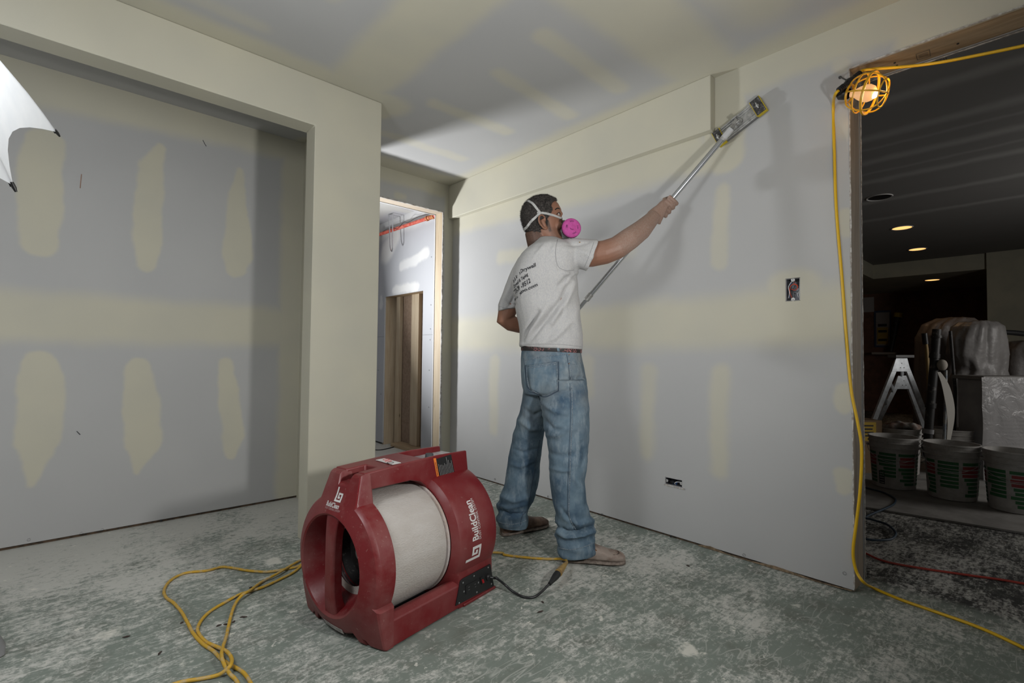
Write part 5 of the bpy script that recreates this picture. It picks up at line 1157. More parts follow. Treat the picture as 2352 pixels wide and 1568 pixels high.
L(nt, cr.outputs[2], tr.inputs[0]); L(nt, cr.outputs[2], df.inputs[0]); L(nt, df.outputs[0], mx.inputs[1]); L(nt, tr.outputs[0], mx.inputs[2]); L(nt, mx.outputs[0], nt.nodes['Material Output'].inputs[0])
M_NYLON = mt
for k in range(8):
    gv = []; na, ns = 8, 10
    for i in range(ns+1):
        s = 0.03+0.97*i/ns
        for j in range(na+1):
            t = j/na; p = rib_pt(k, s).lerp(rib_pt(k+1, s), t); sag = 4*t*(1-t)
            p = p+(UC-p).normalized()*(0.115*UR*sag*s**3)-UA*(0.012*sag*s); gv.append(p)
    o = MB().add(gv, [(i*(na+1)+j, i*(na+1)+j+1, (i+1)*(na+1)+j+1, (i+1)*(na+1)+j) for i in range(ns) for j in range(na)]).build('fabric_panel', M_NYLON, umb, smooth=True)
    MB().tube([rib_pt(k, s/10)+UA*0.004 for s in range(11)], 0.0022, 6).build('rib', simple('dark steel rib', (0.05, 0.05, 0.05), 0.4, 0.8), umb, smooth=True)
    tp_ = rib_pt(k, 1.0); td = (rib_pt(k, 1.0)-rib_pt(k, 0.95)).normalized(); MB().tube([tp_-td*0.006, tp_+td*0.004, tp_+td*0.012], [0.003, 0.0035, 0.002], 8).build('rib_tip', M_BLACK, umb, smooth=True)
MB().tube([UC-UA*(UD+0.03), UC+UA*0.34], 0.004, 8).build('shaft', M_STEEL, umb, smooth=True)
st0 = thing('light_stand', onz(2, 1512), 'grey leaning stand tube with black knob at the left edge', 'stand')
top_ = UC+UA*0.24; M_STAND = simple('grey stand tube', (0.30, 0.30, 0.31), 0.45)
ft = [onz(-4, 1508), V((-1.15, 1.15, 0)), V((-0.75, 2.25, 0))]
for p in ft: MB().tube([p+V((0, 0, 0.004)), p+V((0, 0, 0.03)), p.lerp(top_, 0.5), top_], [0.015, 0.0165, 0.0165, 0.014], 14).build('leg', M_STAND, st0, smooth=True)
MB().tube([top_-UA*0.06, top_+UA*0.10], 0.035, 16).build('bracket', M_BLACK, st0, smooth=True)
kp = ft[0].lerp(top_, 0.115)+HR*0.012; MB().ball(kp, (0.017, 0.017, 0.012), 12, 8).build('knob', M_BLACK, st0, smooth=True)

# ------------------------------------------------------------------ cords
M_YCORD = simple('dusty yellow cord', (0.50, 0.30, 0.025), 0.55, c2=(0.42, 0.34, 0.22), scale=45, detail=5, lo=0.48, hi=0.72)
M_YCLEAN = simple('yellow cord', (0.66, 0.40, 0.008), 0.4)
S1 = [(687, 1299.6), (649.5, 1308), (612, 1313), (570, 1310), (528, 1303), (507, 1302), (476, 1310), (434, 1314), (407, 1322.6), (386, 1338), (376.6, 1357), (382, 1372), (398.5, 1384), (417, 1405), (432, 1432), (444.5, 1455), (465.5, 1478), (490.5, 1495), (507, 1512), (528, 1526), (557.5, 1543), (576, 1568), (590, 1600), (596, 1640)]
S2 = [(687, 1288), (666, 1299.6), (637, 1317), (601, 1336), (578, 1353), (557.5, 1365.5), (543, 1382), (533.5, 1403), (526, 1432), (520, 1459.5), (511.5, 1487), (509, 1505.6), (515.6, 1526.5), (528, 1547), (541, 1560), (552, 1580), (575, 1625)]
S3 = [(688, 1303), (672.5, 1315), (643, 1330), (607.6, 1346.6), (576, 1357), (549, 1365.5), (518, 1382), (486, 1401), (465.5, 1420), (454, 1441), (457, 1455), (474, 1474), (503, 1487), (522, 1497), (532, 1512), (530, 1526.5), (515.6, 1541), (495, 1551.5), (457, 1559), (424, 1564), (396, 1572), (350, 1590)]
def lift(seq, base, bumps):
    out = []
    for q in seq:
        z = base
        for (x, y, h) in bumps: z = max(z, base+h*math.exp(-((q[0]-x)**2+(q[1]-y)**2)/(24**2)))
        out.append(onz(q[0], q[1], z))
    return out
ext = thing('extension_lead', onz(520, 1480), 'dusty yellow extension cord looping across the floor around the red air scrubber', 'cord')
behind = lambda a: []
cA = lift(S1, 0.006, []); cB = lift(S2, 0.0075, [(509, 1505, 0.016), (520, 1530, 0.012), (565, 1360, 0.012), (650, 1308, 0.011), (540, 1400, 0.004)]); cC = lift(S3, 0.0062, [(522, 1497, 0.013), (530, 1526, 0.02), (515, 1488, 0.004)])
right = [onz(*q, 0.007) for q in ((1130, 1268), (1160, 1274), (1200, 1279), (1250, 1283))]+[onz(1285, 1283, 0.018), onz(1298, 1285, 0.030), onz(1301.5, 1289, 0.040), onz(1298, 1296, 0.046)]
hid = [onz(720, 1276, 0.007), V((0.98, 2.25, 0.007)), V((1.22, 2.14, 0.007))]
MB().tube(catmull([cB[0]]+hid+right, 8), 0.0056, 8).build('cord', M_YCORD, ext, smooth=True)
MB().tube(catmull(cB, 6), 0.0056, 8).build('cord', M_YCORD, ext, smooth=True)
j1 = [V((0.93, 2.33, 0.006)), V((0.97, 2.28, 0.006))]
MB().tube(catmull([cC[0]]+[onz(700, 1290, 0.006)]+j1+[onz(703, 1288, 0.006)]+[cA[0]]+cA[1:], 6), 0.0056, 8).build('cord', M_YCORD, ext, smooth=True)
MB().tube(catmull(cC, 6), 0.0056, 8).build('cord', M_YCORD, ext, smooth=True)
e0_, e1_ = onz(1298, 1296, 0.046), onz(1282, 1316, 0.052)
MB().tube([e0_-(e1_-e0_)*0.25, e0_, e0_.lerp(e1_, 0.35), e0_.lerp(e1_, 0.7), e1_.lerp(e0_, 0.02)], [0.007, 0.009, 0.0125, 0.0155, 0.0165], 12).build('socket', simple('yellow tinted socket', (0.42, 0.27, 0.07), 0.35, c2=(0.25, 0.16, 0.08), scale=60), ext, smooth=True)

# caged string light
lampc = V((2.30, 0.47, 2.06))
lw = 1.93
LC = at(1990, 214, lw)
wl_ = thing('work_light', LC, 'caged yellow work light glowing on its cord at the door corner', 'work light')
ax_ = (HR*0.62-HZ*0.34-HF*0.70).normalized()
up1 = (CR*0.75+CU*0.62); up1 = (up1-ax_*up1.dot(ax_)).normalized(); sd1 = ax_.cross(up1)
LM = Matrix((ax_, up1, sd1)).transposed().to_4x4(); LM.translation = LC
M_CAGE = simple('yellow plastic cage', (0.62, 0.33, 0.01), 0.4)
prof_ = [(-0.062, 0.030), (-0.050, 0.052), (-0.025, 0.069), (0.005, 0.075), (0.035, 0.070), (0.058, 0.050), (0.068, 0.022), (0.070, 0.0)]
cage = MB()
for k in range(6):
    a = 2*PI*k/6+0.3; cage.tube(catmull([LM @ V((x, r*math.cos(a), r*math.sin(a))) for x, r in prof_], 4), 0.0030, 6)
for x, r, t in ((-0.060, 0.033, 0.0042), (-0.020, 0.071, 0.0030), (0.012, 0.0755, 0.0050), (0.058, 0.050, 0.0028)):
    cage.tube([LM @ V((x, r*math.cos(2*PI*j/40), r*math.sin(2*PI*j/40))) for j in range(40)], t, 6, closed=True)
cage.build('cage', M_CAGE, wl_, smooth=True)
mt, nt, b = new_mat('lit frosted bulb')
b.inputs['Base Color'].default_value = (0.42, 0.26, 0.14, 1); b.inputs['Emission Color'].default_value = (1.0, 0.55, 0.24, 1); b.inputs['Emission Strength'].default_value = 0.55
M_BULB = mt
MB().lathe([(-0.055, 0.013), (-0.042, 0.0145), (-0.026, 0.024), (-0.008, 0.0315), (0.008, 0.0325), (0.024, 0.026), (0.033, 0.013), (0.0355, 0.0005)], LM, 28).build('bulb', M_BULB, wl_, smooth=True)
MB().ball(LM @ V((0.026, -0.004, -0.002)), 0.017, 12, 8).build('hot_spot', simple('glowing filament spot', (1, 0.9, 0.7), 0.5, emit=(1, 0.88, 0.66), es=2.2), wl_, smooth=True)
sk0, sk1 = at(1926, 208, lw+0.035), at(1976, 168, lw+0.035); skd = (sk1-sk0).normalized()
MB().lathe([(-0.062, 0.020), (-0.075, 0.023), (-0.095, 0.022), (-0.103, 0.014), (-0.103, 0.0005)], LM, 20).build('socket', M_BLACK, wl_, smooth=True)
sc_ = (sk0+sk1)/2
MB().tube([sk0, sk0+skd*0.03, sc_, sk1-skd*0.03, sk1], [0.0075, 0.010, 0.016, 0.010, 0.0075], 12).build('socket_body', M_BLACK, wl_, smooth=True)
for t in (0.004, 0.011, 0.018, 0.025):
    for e, s in ((sk0, 1), (sk1, -1)): MB().tube([e+skd*s*(t-0.0018), e+skd*s*(t+0.0018)], 0.0125, 10).build('strain_relief', M_BLACK, wl_, smooth=True)
hk = onx(1929, 177, XR-0.006); MB().tube(catmull([sc_, at(1944, 184, lw+0.03), hk+V((-0.004, 0, 0)), hk+V((0.008, 0, 0.0))], 4), 0.0028, 6).build('hook', M_BLACK, wl_, smooth=True)
MB().lathe([(0, 0.006), (0.004, 0.006), (0.005, 0.0005)], Matrix.Translation(hk+V((0.006, 0, 0))) @ Matrix.Rotation(PI, 4, 'Z'), 10).build('nail', M_SCREW, wl_, smooth=True)
up_c = [sk1, at(1990, 160, lw+0.03)]+[onx(*q, XR-0.02) for q in ((2090, 152), (2160, 143), (2240, 128), (2352, 105), (2470, 78))]+[V((XR-0.02, -0.40, 2.30)), V((XR-0.02, -1.30, 2.33))]
MB().tube(catmull(up_c, 8), 0.0058, 8).build('cord', M_YCLEAN, wl_, smooth=True)
dn = [sk0, at(1918, 218, lw+0.05)]+[onx(*q, XR-0.008) for q in ((1914, 245), (1916, 340), (1921, 480), (1934, 640), (1946, 800), (1956, 900), (1970, 970), (1979, 1030), (1976, 1120), (1967, 1200))]+[onx(*q, XR-0.012) for q in ((1960, 1255), (1961, 1288), (1969, 1316), (1984, 1337))]+[onz(*q, z) for q, z in (((2004, 1349), 0.010), ((2070, 1377), 0.0062), ((2150, 1405), 0.0062), ((2250, 1441), 0.0062), ((2352, 1488), 0.0062), ((2450, 1540), 0.0062))]
MB().tube(catmull(dn, 8), 0.0058, 8).build('cord', M_YCLEAN, wl_, smooth=True)
ld = bpy.data.lights.new('work_light_bulb', 'POINT'); ld.energy = 0.75; ld.color = (1.0, 0.60, 0.26); ld.shadow_soft_size = 0.03
lo_ = bpy.data.objects.new('work_light_bulb', ld); col.objects.link(lo_); lo_.location = LM @ V((0.055, 0, 0))

# ------------------------------------------------------------------ open electrical boxes in the work wall
M_BOX = simple('galvanised box', (0.20, 0.21, 0.23), 0.45, 0.6, c2=(0.11, 0.11, 0.12), scale=30); M_BOXE = simple('bright box edge', (0.55, 0.55, 0.54), 0.5, 0.3)
def ebox(h, name, label, ears_vert, wires):
    y0, y1, z0, z1 = h; g = 0.002; X0_, X1_ = XR+0.003, XR+0.058; t = 0.0016
    r = thing(name, (XR, (y0+y1)/2, z0), label, 'electrical box')
    mb = MB(); y0 += g; y1 -= g; z0 += g; z1 -= g
    mb.box((X1_-t, y0, z0), (X1_, y1, z1)).box((X0_, y0, z0), (X1_, y0+t, z1)).box((X0_, y1-t, z0), (X1_, y1, z1)).box((X0_, y0, z0), (X1_, y1, z0+t)).box((X0_, y0, z1-t), (X1_, y1, z1))
    mb.build('box', M_BOX, r)
    MB().tube([(X0_-0.001, y0, z0), (X0_-0.001, y1, z0), (X0_-0.001, y1, z1), (X0_-0.001, y0, z1)], 0.0014, 4, closed=True).build('rim', M_BOXE, r)
    cy, cz = (y0+y1)/2, (z0+z1)/2
    for s in (-1, 1):
        if ears_vert: MB().lathe([(0, 0.008), (0.0015, 0.008), (0.0015, 0.002), (0, 0.002)], Matrix.Translation((X0_, cy, cz+s*((z1-z0)/2-0.006))), 14, closed=True).build('ear', M_BOXE, r)
        else: MB().lathe([(0, 0.007), (0.0015, 0.007), (0.0015, 0.002), (0, 0.002)], Matrix.Translation((X0_, cy+s*((y1-y0)/2-0.006), cz)), 14, closed=True).build('ear', M_BOXE, r)
    for i, (c, rad, pts) in enumerate(wires):
        MB().tube(catmull([V((X0_+0.006+d, y0+(y1-y0)*(1-u), z0+(z1-z0)*v)) for u, v, d in pts], 6), rad, 6).build('wire', c, r, smooth=True)
    for u, v in ((0.35, 0.38), (0.55, 0.3), (0.6, 0.75)):
        MB().lathe([(0, 0.0035), (-0.0008, 0.003), (-0.0008, 0.0002)], Matrix.Translation((X1_-t-0.0002, y0+(y1-y0)*(1-u), z0+(z1-z0)*v)), 8).build('knockout', M_BLACK, r)
    return r
WR = simple('red wire', (0.55, 0.07, 0.03), 0.4); WW = simple('white wire', (0.62, 0.62, 0.60), 0.4); WB = simple('blue wire', (0.03, 0.10, 0.28), 0.4)
ebox(h1, 'switch_box', 'open upright switch box with red wires in the work wall by the doorway', True, [
 (WR, 0.0017, [(0.35, 0.06, 0.02), (0.2, 0.4, 0.006), (0.3, 0.68, 0.0), (0.6, 0.74, 0.0), (0.78, 0.62, 0.004), (0.6, 0.48, 0.006), (0.3, 0.55, 0.01)]), (WR, 0.0015, [(0.45, 0.9, 0.03), (0.5, 0.8, 0.008), (0.75, 0.7, 0.006), (0.72, 0.6, 0.02)]),
 (WW, 0.0017, [(0.08, 0.15, 0.01), (0.18, 0.4, 0.004), (0.12, 0.65, 0.003), (0.35, 0.88, 0.004), (0.4, 0.92, 0.02)]), (WB, 0.0017, [(0.1, 0.2, 0.02), (0.1, 0.6, 0.012), (0.3, 0.85, 0.014)]), (M_STEEL, 0.0016, [(0.85, 0.1, 0.01), (0.75, 0.3, 0.008), (0.9, 0.5, 0.01), (0.85, 0.7, 0.02)]), (WW, 0.0015, [(0.95, 0.1, 0.01), (0.88, 0.35, 0.006), (0.93, 0.6, 0.02)])])
ebox(h2, 'receptacle_box', 'open low receptacle box lying sideways near the foot of the work wall', False, [
 (WW, 0.0018, [(0.5, 0.02, 0.012), (0.5, 0.25, 0.003), (0.62, 0.55, 0.0), (0.85, 0.62, 0.003), (0.97, 0.6, 0.02)]), (WB, 0.0022, [(0.56, 0.05, 0.014), (0.56, 0.25, 0.008), (0.66, 0.48, 0.008), (0.9, 0.52, 0.02)]), (M_BLACK, 0.0035, [(0.05, 0.35, 0.02), (0.15, 0.25, 0.01), (0.28, 0.22, 0.012), (0.36, 0.08, 0.02)]), (WB, 0.002, [(0.3, 0.1, 0.02), (0.4, 0.12, 0.012), (0.46, 0.05, 0.02)])])
ragged('gypsum_edge', (XR-0.0006, h2[0]-0.012, h2[2]-0.004), (XR-0.0006, h2[1]+0.006, h2[2]-0.003), (-1, 0, 0), 0.009, M_GYP, wr, 16, 12)

# ------------------------------------------------------------------ scraps on the floor
M_CHIP = simple('dark scrap', (0.045, 0.03, 0.025), 0.9)
rc = random.Random(4)
scraps = [((417, 1431), 'dark scrap touching the outer loop of the yellow cord'), ((503, 1438), 'leftmost dark scrap of the three in line inside the inner cord loop'), ((518, 1435), 'middle dark scrap of the three in line inside the inner cord loop'), ((537, 1429), 'rightmost dark scrap of the three in line, under the inner cord'), ((559, 1418), 'small dark scrap right of the inner yellow cord loop'), ((368, 1501), 'dark scrap on the floor left of the cord knot'), ((576, 1350), 'dark scrap where two yellow cord strands cross near the scrubber'),
 ((1246, 1384), 'upper brown scrap below the black power cord'), ((1241, 1406), 'lower brown scrap below the black power cord'), ((290, 1463), 'small dark scrap alone on the left floor'), ((1580, 1300), 'tiny dark scrap on the floor near the torn wall foot')]
for q, lb_ in scraps:
    p = onz(*q); a = rc.uniform(0, PI); M_ = Matrix.Translation(p+V((0, 0, 0.0028))) @ Matrix.Rotation(a, 4, 'Z')
    ln = rc.uniform(0.006, 0.014)
    o = MB().tube([M_ @ V((-ln, 0, 0)), M_ @ V((-ln*0.3, rc.uniform(-.003, .003), 0.0005)), M_ @ V((ln*0.4, rc.uniform(-.003, .003), 0)), M_ @ V((ln, 0, -0.0005))], [0.0012, 0.003, 0.0026, 0.0010], 6).build('scrap', M_CHIP)
    tag(o, lb_, 'scrap', 'scraps on the floor')

# ------------------------------------------------------------------ hall beyond the doorway
pipe = thing('sprinkler_pipe', onx(998, 497, XB-0.09), 'red sprinkler pipe with taped end high in the bright hall', 'pipe')
M_PIPE = simple('red painted pipe', (0.42, 0.055, 0.035), 0.5, c2=(0.50, 0.14, 0.10), scale=30); xq = XB-0.09
pa, pb = onx(1001, 495, xq), onx(872, 538, xq)
MB().tube([pa+V((0, -0.3, 0)), pa, pb, pb+V((-0.02, 0.06, -0.01))], 0.017, 14).build('pipe_run', M_PIPE, pipe, smooth=True)
MB().tube(catmull([pb+V((-0.02, 0.02, -0.0)), pb+V((-0.03, 0.08, -0.02)), pb+V((-0.03, 0.10, -0.10)), pb+V((-0.03, 0.10, -0.16))], 4), 0.021, 12).build('elbow', M_PIPE, pipe, smooth=True)
M_TAPE = simple('ochre and red sealant', (0.42, 0.20, 0.05), 0.7, c2=(0.30, 0.05, 0.03), scale=60, bump=0.8, bscale=90)
for t in (0.02, 0.05, 0.085, 0.12): MB().tube([pa.lerp(pb, t), pa.lerp(pb, t+0.022)], 0.0215+0.003*math.sin(t*70), 12).build('taped_joint', M_TAPE, pipe, smooth=True)
MB().tube(catmull([pa.lerp(pb, u)+V((-0.02, 0, z)) for u, z in ((0.02, 0.02), (0.25, 0.035), (0.42, 0.015), (0.5, 0.03), (0.62, -0.015), (0.72, 0.02), (0.9, 0.01))], 5), 0.0022, 6).build('wire', M_BLACK, pipe, smooth=True)
strut = thing('steel_strut', onx(898, 577, xq-0.03), 'thin galvanised hanger strut with bent lower end beside the red pipe', 'hanger strut')
xs_ = xq-0.035; sa_, sb_ = onx(893, 492, xs_), onx(897, 575, xs_)
MB().tube(catmull([sa_, sa_.lerp(sb_, 0.5), sa_.lerp(sb_, 0.9), onx(900, 577, xs_), onx(902, 570, xs_)], 4), 0.006, 6).build('rod', M_STEEL, strut, smooth=True)
MB().tube([onx(902, 490, xs_), onx(902, 570, xs_)], 0.005, 6).build('rod', M_STEEL, strut, smooth=True)
MB().tube([onx(893, 492, xs_), onx(902, 490, xs_)], 0.005, 6).build('rod', M_STEEL, strut, smooth=True)
for q in ((893, 492), (902, 490)):
    p = onx(*q, xs_); MB().tube([p, V((p.x, p.y, ZC+0.01))], 0.004, 6).build('hanger', M_STEEL, strut, smooth=True)
o = MB().tube(catmull([onz(*q, 0.005) for q in ((840, 1030), (866, 1033), (885, 1031), (905, 1026), (925, 1022), (945, 1021), (962, 1017))], 6), 0.005, 8).build('black_cord', simple('black rubber cord', (0.012, 0.012, 0.014), 0.35), smooth=True)
tag(o, 'black cord lying on the hall floor beyond the doorway', 'cord')
bg = MB(); bc = onz(966, 1024); bg.ball(bc+V((0.02, 0.02, 0.075)), (0.055, 0.055, 0.078), 20, 14).ball(bc+V((0.02, 0.03, 0.14)), (0.02, 0.02, 0.04), 12, 8)
bgm = remeshed(bg, 0.006, 2); fold(bgm, lambda c, n: noise.noise(V((c.x*40, c.y*40, c.z*18)))*0.008)
for v in bgm.vertices: v.co.z = max(v.co.z, 0.001)
tag(wrap('rubbish_bag', bgm, simple('dark plastic bag', (0.03, 0.03, 0.035), 0.3), smooth=True), 'small dark plastic bag on the hall floor by the closet', 'bag')

# ------------------------------------------------------------------ the dim room
pe = [onz(*q, 0.014) for q in ((1960, 1159), (2420, 1233))]
dv = (pe[1]-pe[0]).normalized(); nv = V((-dv.y, dv.x, 0)); nv = nv if nv.x > 0 else -nv
M_SHEET = simple('dusty floor sheet', (0.27, 0.26, 0.245), 0.9, c2=(0.20, 0.19, 0.18), scale=6)
ps = MB().prism([(0, 0), (1.5, 0), (1.5, 1.9), (0, 1.9)], 0.001, 0.014, Matrix(((dv.x, nv.x, 0, pe[0].x-dv.x*0.35), (dv.y, nv.y, 0, pe[0].y-dv.y*0.35), (0, 0, 1, 0), (0, 0, 0, 1)))).build('floor_board', M_SHEET, bevel=0.002)
tag(ps, 'flat pale sheet lying on the dim room floor under the buckets', 'board')
M_PAIL = simple('dusty white pail plastic', (0.46, 0.45, 0.43), 0.5, c2=(0.37, 0.35, 0.33), scale=18); M_PAILIN = simple('grey pail inside', (0.28, 0.28, 0.29), 0.8)
M_GREEN = simple('green pail print', (0.035, 0.14, 0.055), 0.6); M_PRED = simple('red pail print', (0.30, 0.05, 0.05), 0.6); M_MUDD = simple('dried compound', (0.50, 0.47, 0.42), 0.9, c2=(0.35, 0.30, 0.26), scale=25, bump=0.8, bscale=40)
def pail(px, py, label, seed, faceoff=0.0, z0=0.014, detail=True, h=0.375, tilt=0.0, barcode=False):
    p = onz(px, py, z0); d = (p-CC); d.z = 0; d.normalize(); p = p+d*0.125; p.z = z0
    r = thing('bucket', p, label, 'bucket', 'mud buckets in the dim room'); rd = random.Random(seed); T = Matrix.Translation(p) @ Matrix.Rotation(-PI/2, 4, 'Y')
    T = Matrix.Translation(p) @ Matrix(((0, 1, 0, 0), (0, 0, 1, 0), (1, 0, 0, 0), (0, 0, 0, 1)))
    rr = lambda z: 0.130+0.020*z/h
    MB().lathe([(0.0, 0.001), (0.0, 0.124), (0.004, 0.130), (h*0.78, rr(h*0.78)), (h*0.785, rr(h)+0.006), (h*0.80, rr(h)+0.006), (h*0.805, rr(h*0.8)+0.001), (h*0.88, rr(h*0.88)+0.001), (h*0.885, rr(h)+0.006), (h*0.90, rr(h)+0.006), (h*0.905, rr(h*.9)+0.001), (h*0.97, rr(h)+0.001), (h*0.975, rr(h)+0.005), (h, rr(h)+0.005), (h, rr(h)-0.002), (h*0.9, rr(h*.9)-0.004), (0.05, 0.127), (0.05, 0.001)], T, 40).build('shell', M_PAIL, r, smooth=True)
    a0 = math.atan2(-d.y, -d.x)+faceoff
    def dec(nm, ang0, ang1, za, zb, mat):
        k = max(2, int(abs(ang1-ang0)/0.12)); gv = []
        for i in range(k+1):
            a = a0+ang0+(ang1-ang0)*i/k
            for z in (za, zb): gv.append(p+V(((rr(z)+0.0012)*math.cos(a), (rr(z)+0.0012)*math.sin(a), z)))
        MB().add(gv, [(2*i, 2*i+2, 2*i+3, 2*i+1) for i in range(k)]).build(nm, mat, r, smooth=True)
    if detail:
        for bi, (b0, b1) in enumerate(((-1.45, -1.0), (-0.92, -0.1), (0.0, 0.8), (0.9, 1.4))):
            zt = h*0.70; rows = 9
            for i in range(rows):
                z1 = zt-i*0.026; z2 = z1-0.0195
                e = b1-(b1-b0)*rd.uniform(0.0, 0.35)*(0.3 if i < 4 else 1.0)
                red = bi in (1, 3) and i in (1, 2, 3)
                if i > 6 and bi == 2: continue
                dec('print_line', -b0, -e, z2, z1, M_PRED if red else M_GREEN)
        if barcode:
            dec('label_patch', -0.50, -0.78, 0.03, 0.125, M_BLACK)
            for i in range(5): dec('label_bar', -0.53, -0.75, 0.036+i*0.018, 0.044+i*0.018, M_PAILIN)
    # bail handle hanging on the near side
    sdv = V((-d.y, d.x, 0)); zt = h*0.80
    pts = [p+sdv*(0.158*math.cos(t))+(-d)*(0.165*math.sin(t))+V((0, 0, zt-0.10*math.sin(t))) for t in [PI*i/16 for i in range(17)]]
    MB().tube(pts, 0.0018, 6).build('bail', M_STEEL, r, smooth=True)
    for s in (-1, 1): MB().ball(p+sdv*(0.156*s)+V((0, 0, zt)), 0.010, 10, 6).build('bail_boss', M_PAIL, r, smooth=True)
    return r
pail(2053, 1124, 'white mud bucket with green print and small barcode, nearest the doorway jamb', 1, 0.1, barcode=True)
pail(2187, 1150, 'middle white mud bucket of the front three, green and red print', 2, 0.25)
pail(2334, 1180, 'white mud bucket with green print, rightmost at the frame edge', 3, -0.3)
b4 = pail(2066, 1090, 'mud bucket behind the front row with a rag over its rim', 4, 0.0, detail=False)
pail(2184, 1093, 'mud bucket behind the front row, below the black pipe', 5, 0.2, detail=False)
rg = onz(2068, 1090, 0.014); dd = V((rg.x, rg.y, 0)).normalized(); rg = rg+dd*0.12
rm = remeshed(MB().ball(rg+V((0.02, -0.02, 0.385)), (0.10, 0.12, 0.035), 20, 12).ball(rg+V((-0.02, 0.06, 0.375)), (0.08, 0.06, 0.03), 16, 10), 0.008, 2); fold(rm, lambda c, n: noise.noise(c*22)*0.018)
tag(wrap('rag', rm, simple('plastery cloth', (0.30, 0.29, 0.27), 0.95, c2=(0.20, 0.12, 0.09), scale=12), smooth=True), 'crumpled plastery rag lying in the bucket behind the front row', 'rag')
# floor cables
o = MB().tube(catmull([onz(*q, 0.02) for q in ((1960, 1112), (1990, 1120), (2030, 1131), (2054, 1144), (2056, 1152), (2045, 1162), (1990, 1186), (2000, 1192), (2035, 1203), (2054, 1218), (2057, 1228), (2045, 1238), (2010, 1240), (1980, 1236), (1950, 1230))], 6), 0.006, 8).build('blue_cable', simple('blue cable', (0.02, 0.045, 0.075), 0.5), smooth=True)
tag(o, 'dark blue cable curling on the dim room floor', 'cable')
o = MB().tube(catmull([onz(*q, 0.006) for q in ((1950, 1250), (1988, 1270), (2030, 1288), (2100, 1302), (2200, 1317), (2300, 1331), (2352, 1340), (2420, 1350))], 6), 0.005, 8).build('red_cord', simple('red cord', (0.40, 0.05, 0.035), 0.5), smooth=True)
tag(o, 'thin red cord running across the dim room floor', 'cord')
# yellow carton
w5 = 4.15
def A5(x, y, w=w5): return at(x, y, w)
c = A5(2008, 1000); zb = 0.0
def upbox(name, xl, xr, yt, w, dep, mat, label, cat, z0=0.0, rot=0.0, bevel=0.004, parent=None):
    a, b = at(xl, yt, w), at(xr, yt, w); u = (b-a); u.z = 0; ln = u.length; u.normalize(); v = V((-u.y, u.x, 0)); v = v if v.dot(HF) > 0 else -v
    M_ = Matrix(((u.x, v.x, 0, a.x), (u.y, v.y, 0, a.y), (0, 0, 1, 0), (0, 0, 0, 1))) @ Matrix.Rotation(rot, 4, 'Z')
    o = MB().box((0, 0, z0), (ln, dep, a.z), M_).build(name, mat, parent, bevel=bevel)
    if label: tag(o, label, cat)
    return o, M_, ln, a.z
_, M_c, lc, hc = upbox('carton', 1975, 2026, 965, 4.1, 0.18, None, None, None); bpy.data.objects.remove(_)
ct = thing('carton', M_c @ V((0, 0, 0)), 'yellow and brown carton behind the buckets beside the ladder', 'carton')
MB().box((0, 0, 0.0), (lc, 0.18, hc), M_c).build('box', simple('brown cardboard', (0.25, 0.17, 0.10), 0.9), ct, bevel=0.003)
MB().box((lc*0.1, -0.002, hc-0.17), (lc*0.72, 0.0, hc-0.015), M_c).build('print_panel', simple('yellow print', (0.55, 0.36, 0.03), 0.6), ct)
for i in range(4): MB().box((lc*(0.16+0.02*i), -0.003, hc-0.05-i*0.028), (lc*(0.6-0.04*(i % 2)), -0.002, hc-0.038-i*0.028), M_c).build('print_line', M_BLACK, ct)
# step ladder
lad = thing('step_ladder', V((at(2065, 900, 4.6).x, at(2065, 900, 4.6).y, 0)), 'aluminium step ladder standing open behind the buckets', 'ladder')
M_LAD = simple('scuffed aluminium', (0.74, 0.78, 0.82), 0.35, 0.25, c2=(0.58, 0.61, 0.64), scale=25)
def bar(a, b, w, t, nm, mat=M_LAD):
    a, b = V(a), V(b); d = (b-a).normalized(); s = d.cross(HF).normalized(); n_ = s.cross(d)
    MB().rings([[p+s*w+n_*t, p-s*w+n_*t, p-s*w-n_*t, p+s*w-n_*t] for p in (a, b)]).build(nm, mat, lad, bevel=0.002)
def ground(a, b):      # run the rail on to the floor
    a, b = V(a), V(b); t = (a.z-0.0)/(a.z-b.z); return a+(b-a)*t
for wq, tp2, lf, rt in ((4.45, (2068, 826), (2012, 952), (2106, 905)), (4.75, (2073, 866), (2024, 952), (2101, 925))):
    a = at(*tp2, wq)
    for e, dx in ((lf, -6), (rt, 7)):
        st_ = at(tp2[0]+dx, tp2[1], wq); bar(st_, ground(st_, at(*e, wq)), 0.021, 0.012, 'rail')
    q1, q2, q3, q4 = (at(tp2[0]-13, tp2[1]-4, wq), at(tp2[0]+13, tp2[1]-4, wq), at(tp2[0]+21, tp2[1]+27, wq), at(tp2[0]-23, tp2[1]+27, wq))
    MB().add([p-HF*0.016 for p in (q1, q2, q3, q4)]+[p-HF*0.012 for p in (q1, q2, q3, q4)], [(0, 1, 2, 3), (7, 6, 5, 4), (0, 4, 5, 1), (1, 5, 6, 2), (2, 6, 7, 3), (3, 7, 4, 0)]).build('gusset', M_LAD, lad, bevel=0.002)
    for q in ((0, 8), (-3, 18), (5, 18)):
        p = at(tp2[0]+q[0], tp2[1]+q[1], wq)-HF*0.017; MB().lathe([(0, 0.004), (0.002, 0.003), (0.002, 0.0003)], Matrix.Translation(p) @ (-HF).to_track_quat('X', 'Z').to_matrix().to_4x4(), 8).build('rivet', M_BLACK, lad)
for q0, q1 in (((2068, 822), (2073, 862)), ((2044, 880), (2052, 896)), ((2028, 915), (2038, 925))):
    bar(at(*q0, 4.45), at(*q1, 4.75), 0.02, 0.006, 'step')
bar(at(2048, 818, 4.43), at(2090, 818, 4.43), 0.012, 0.05, 'top_cap', simple('grey cap', (0.2, 0.2, 0.2), 0.7))
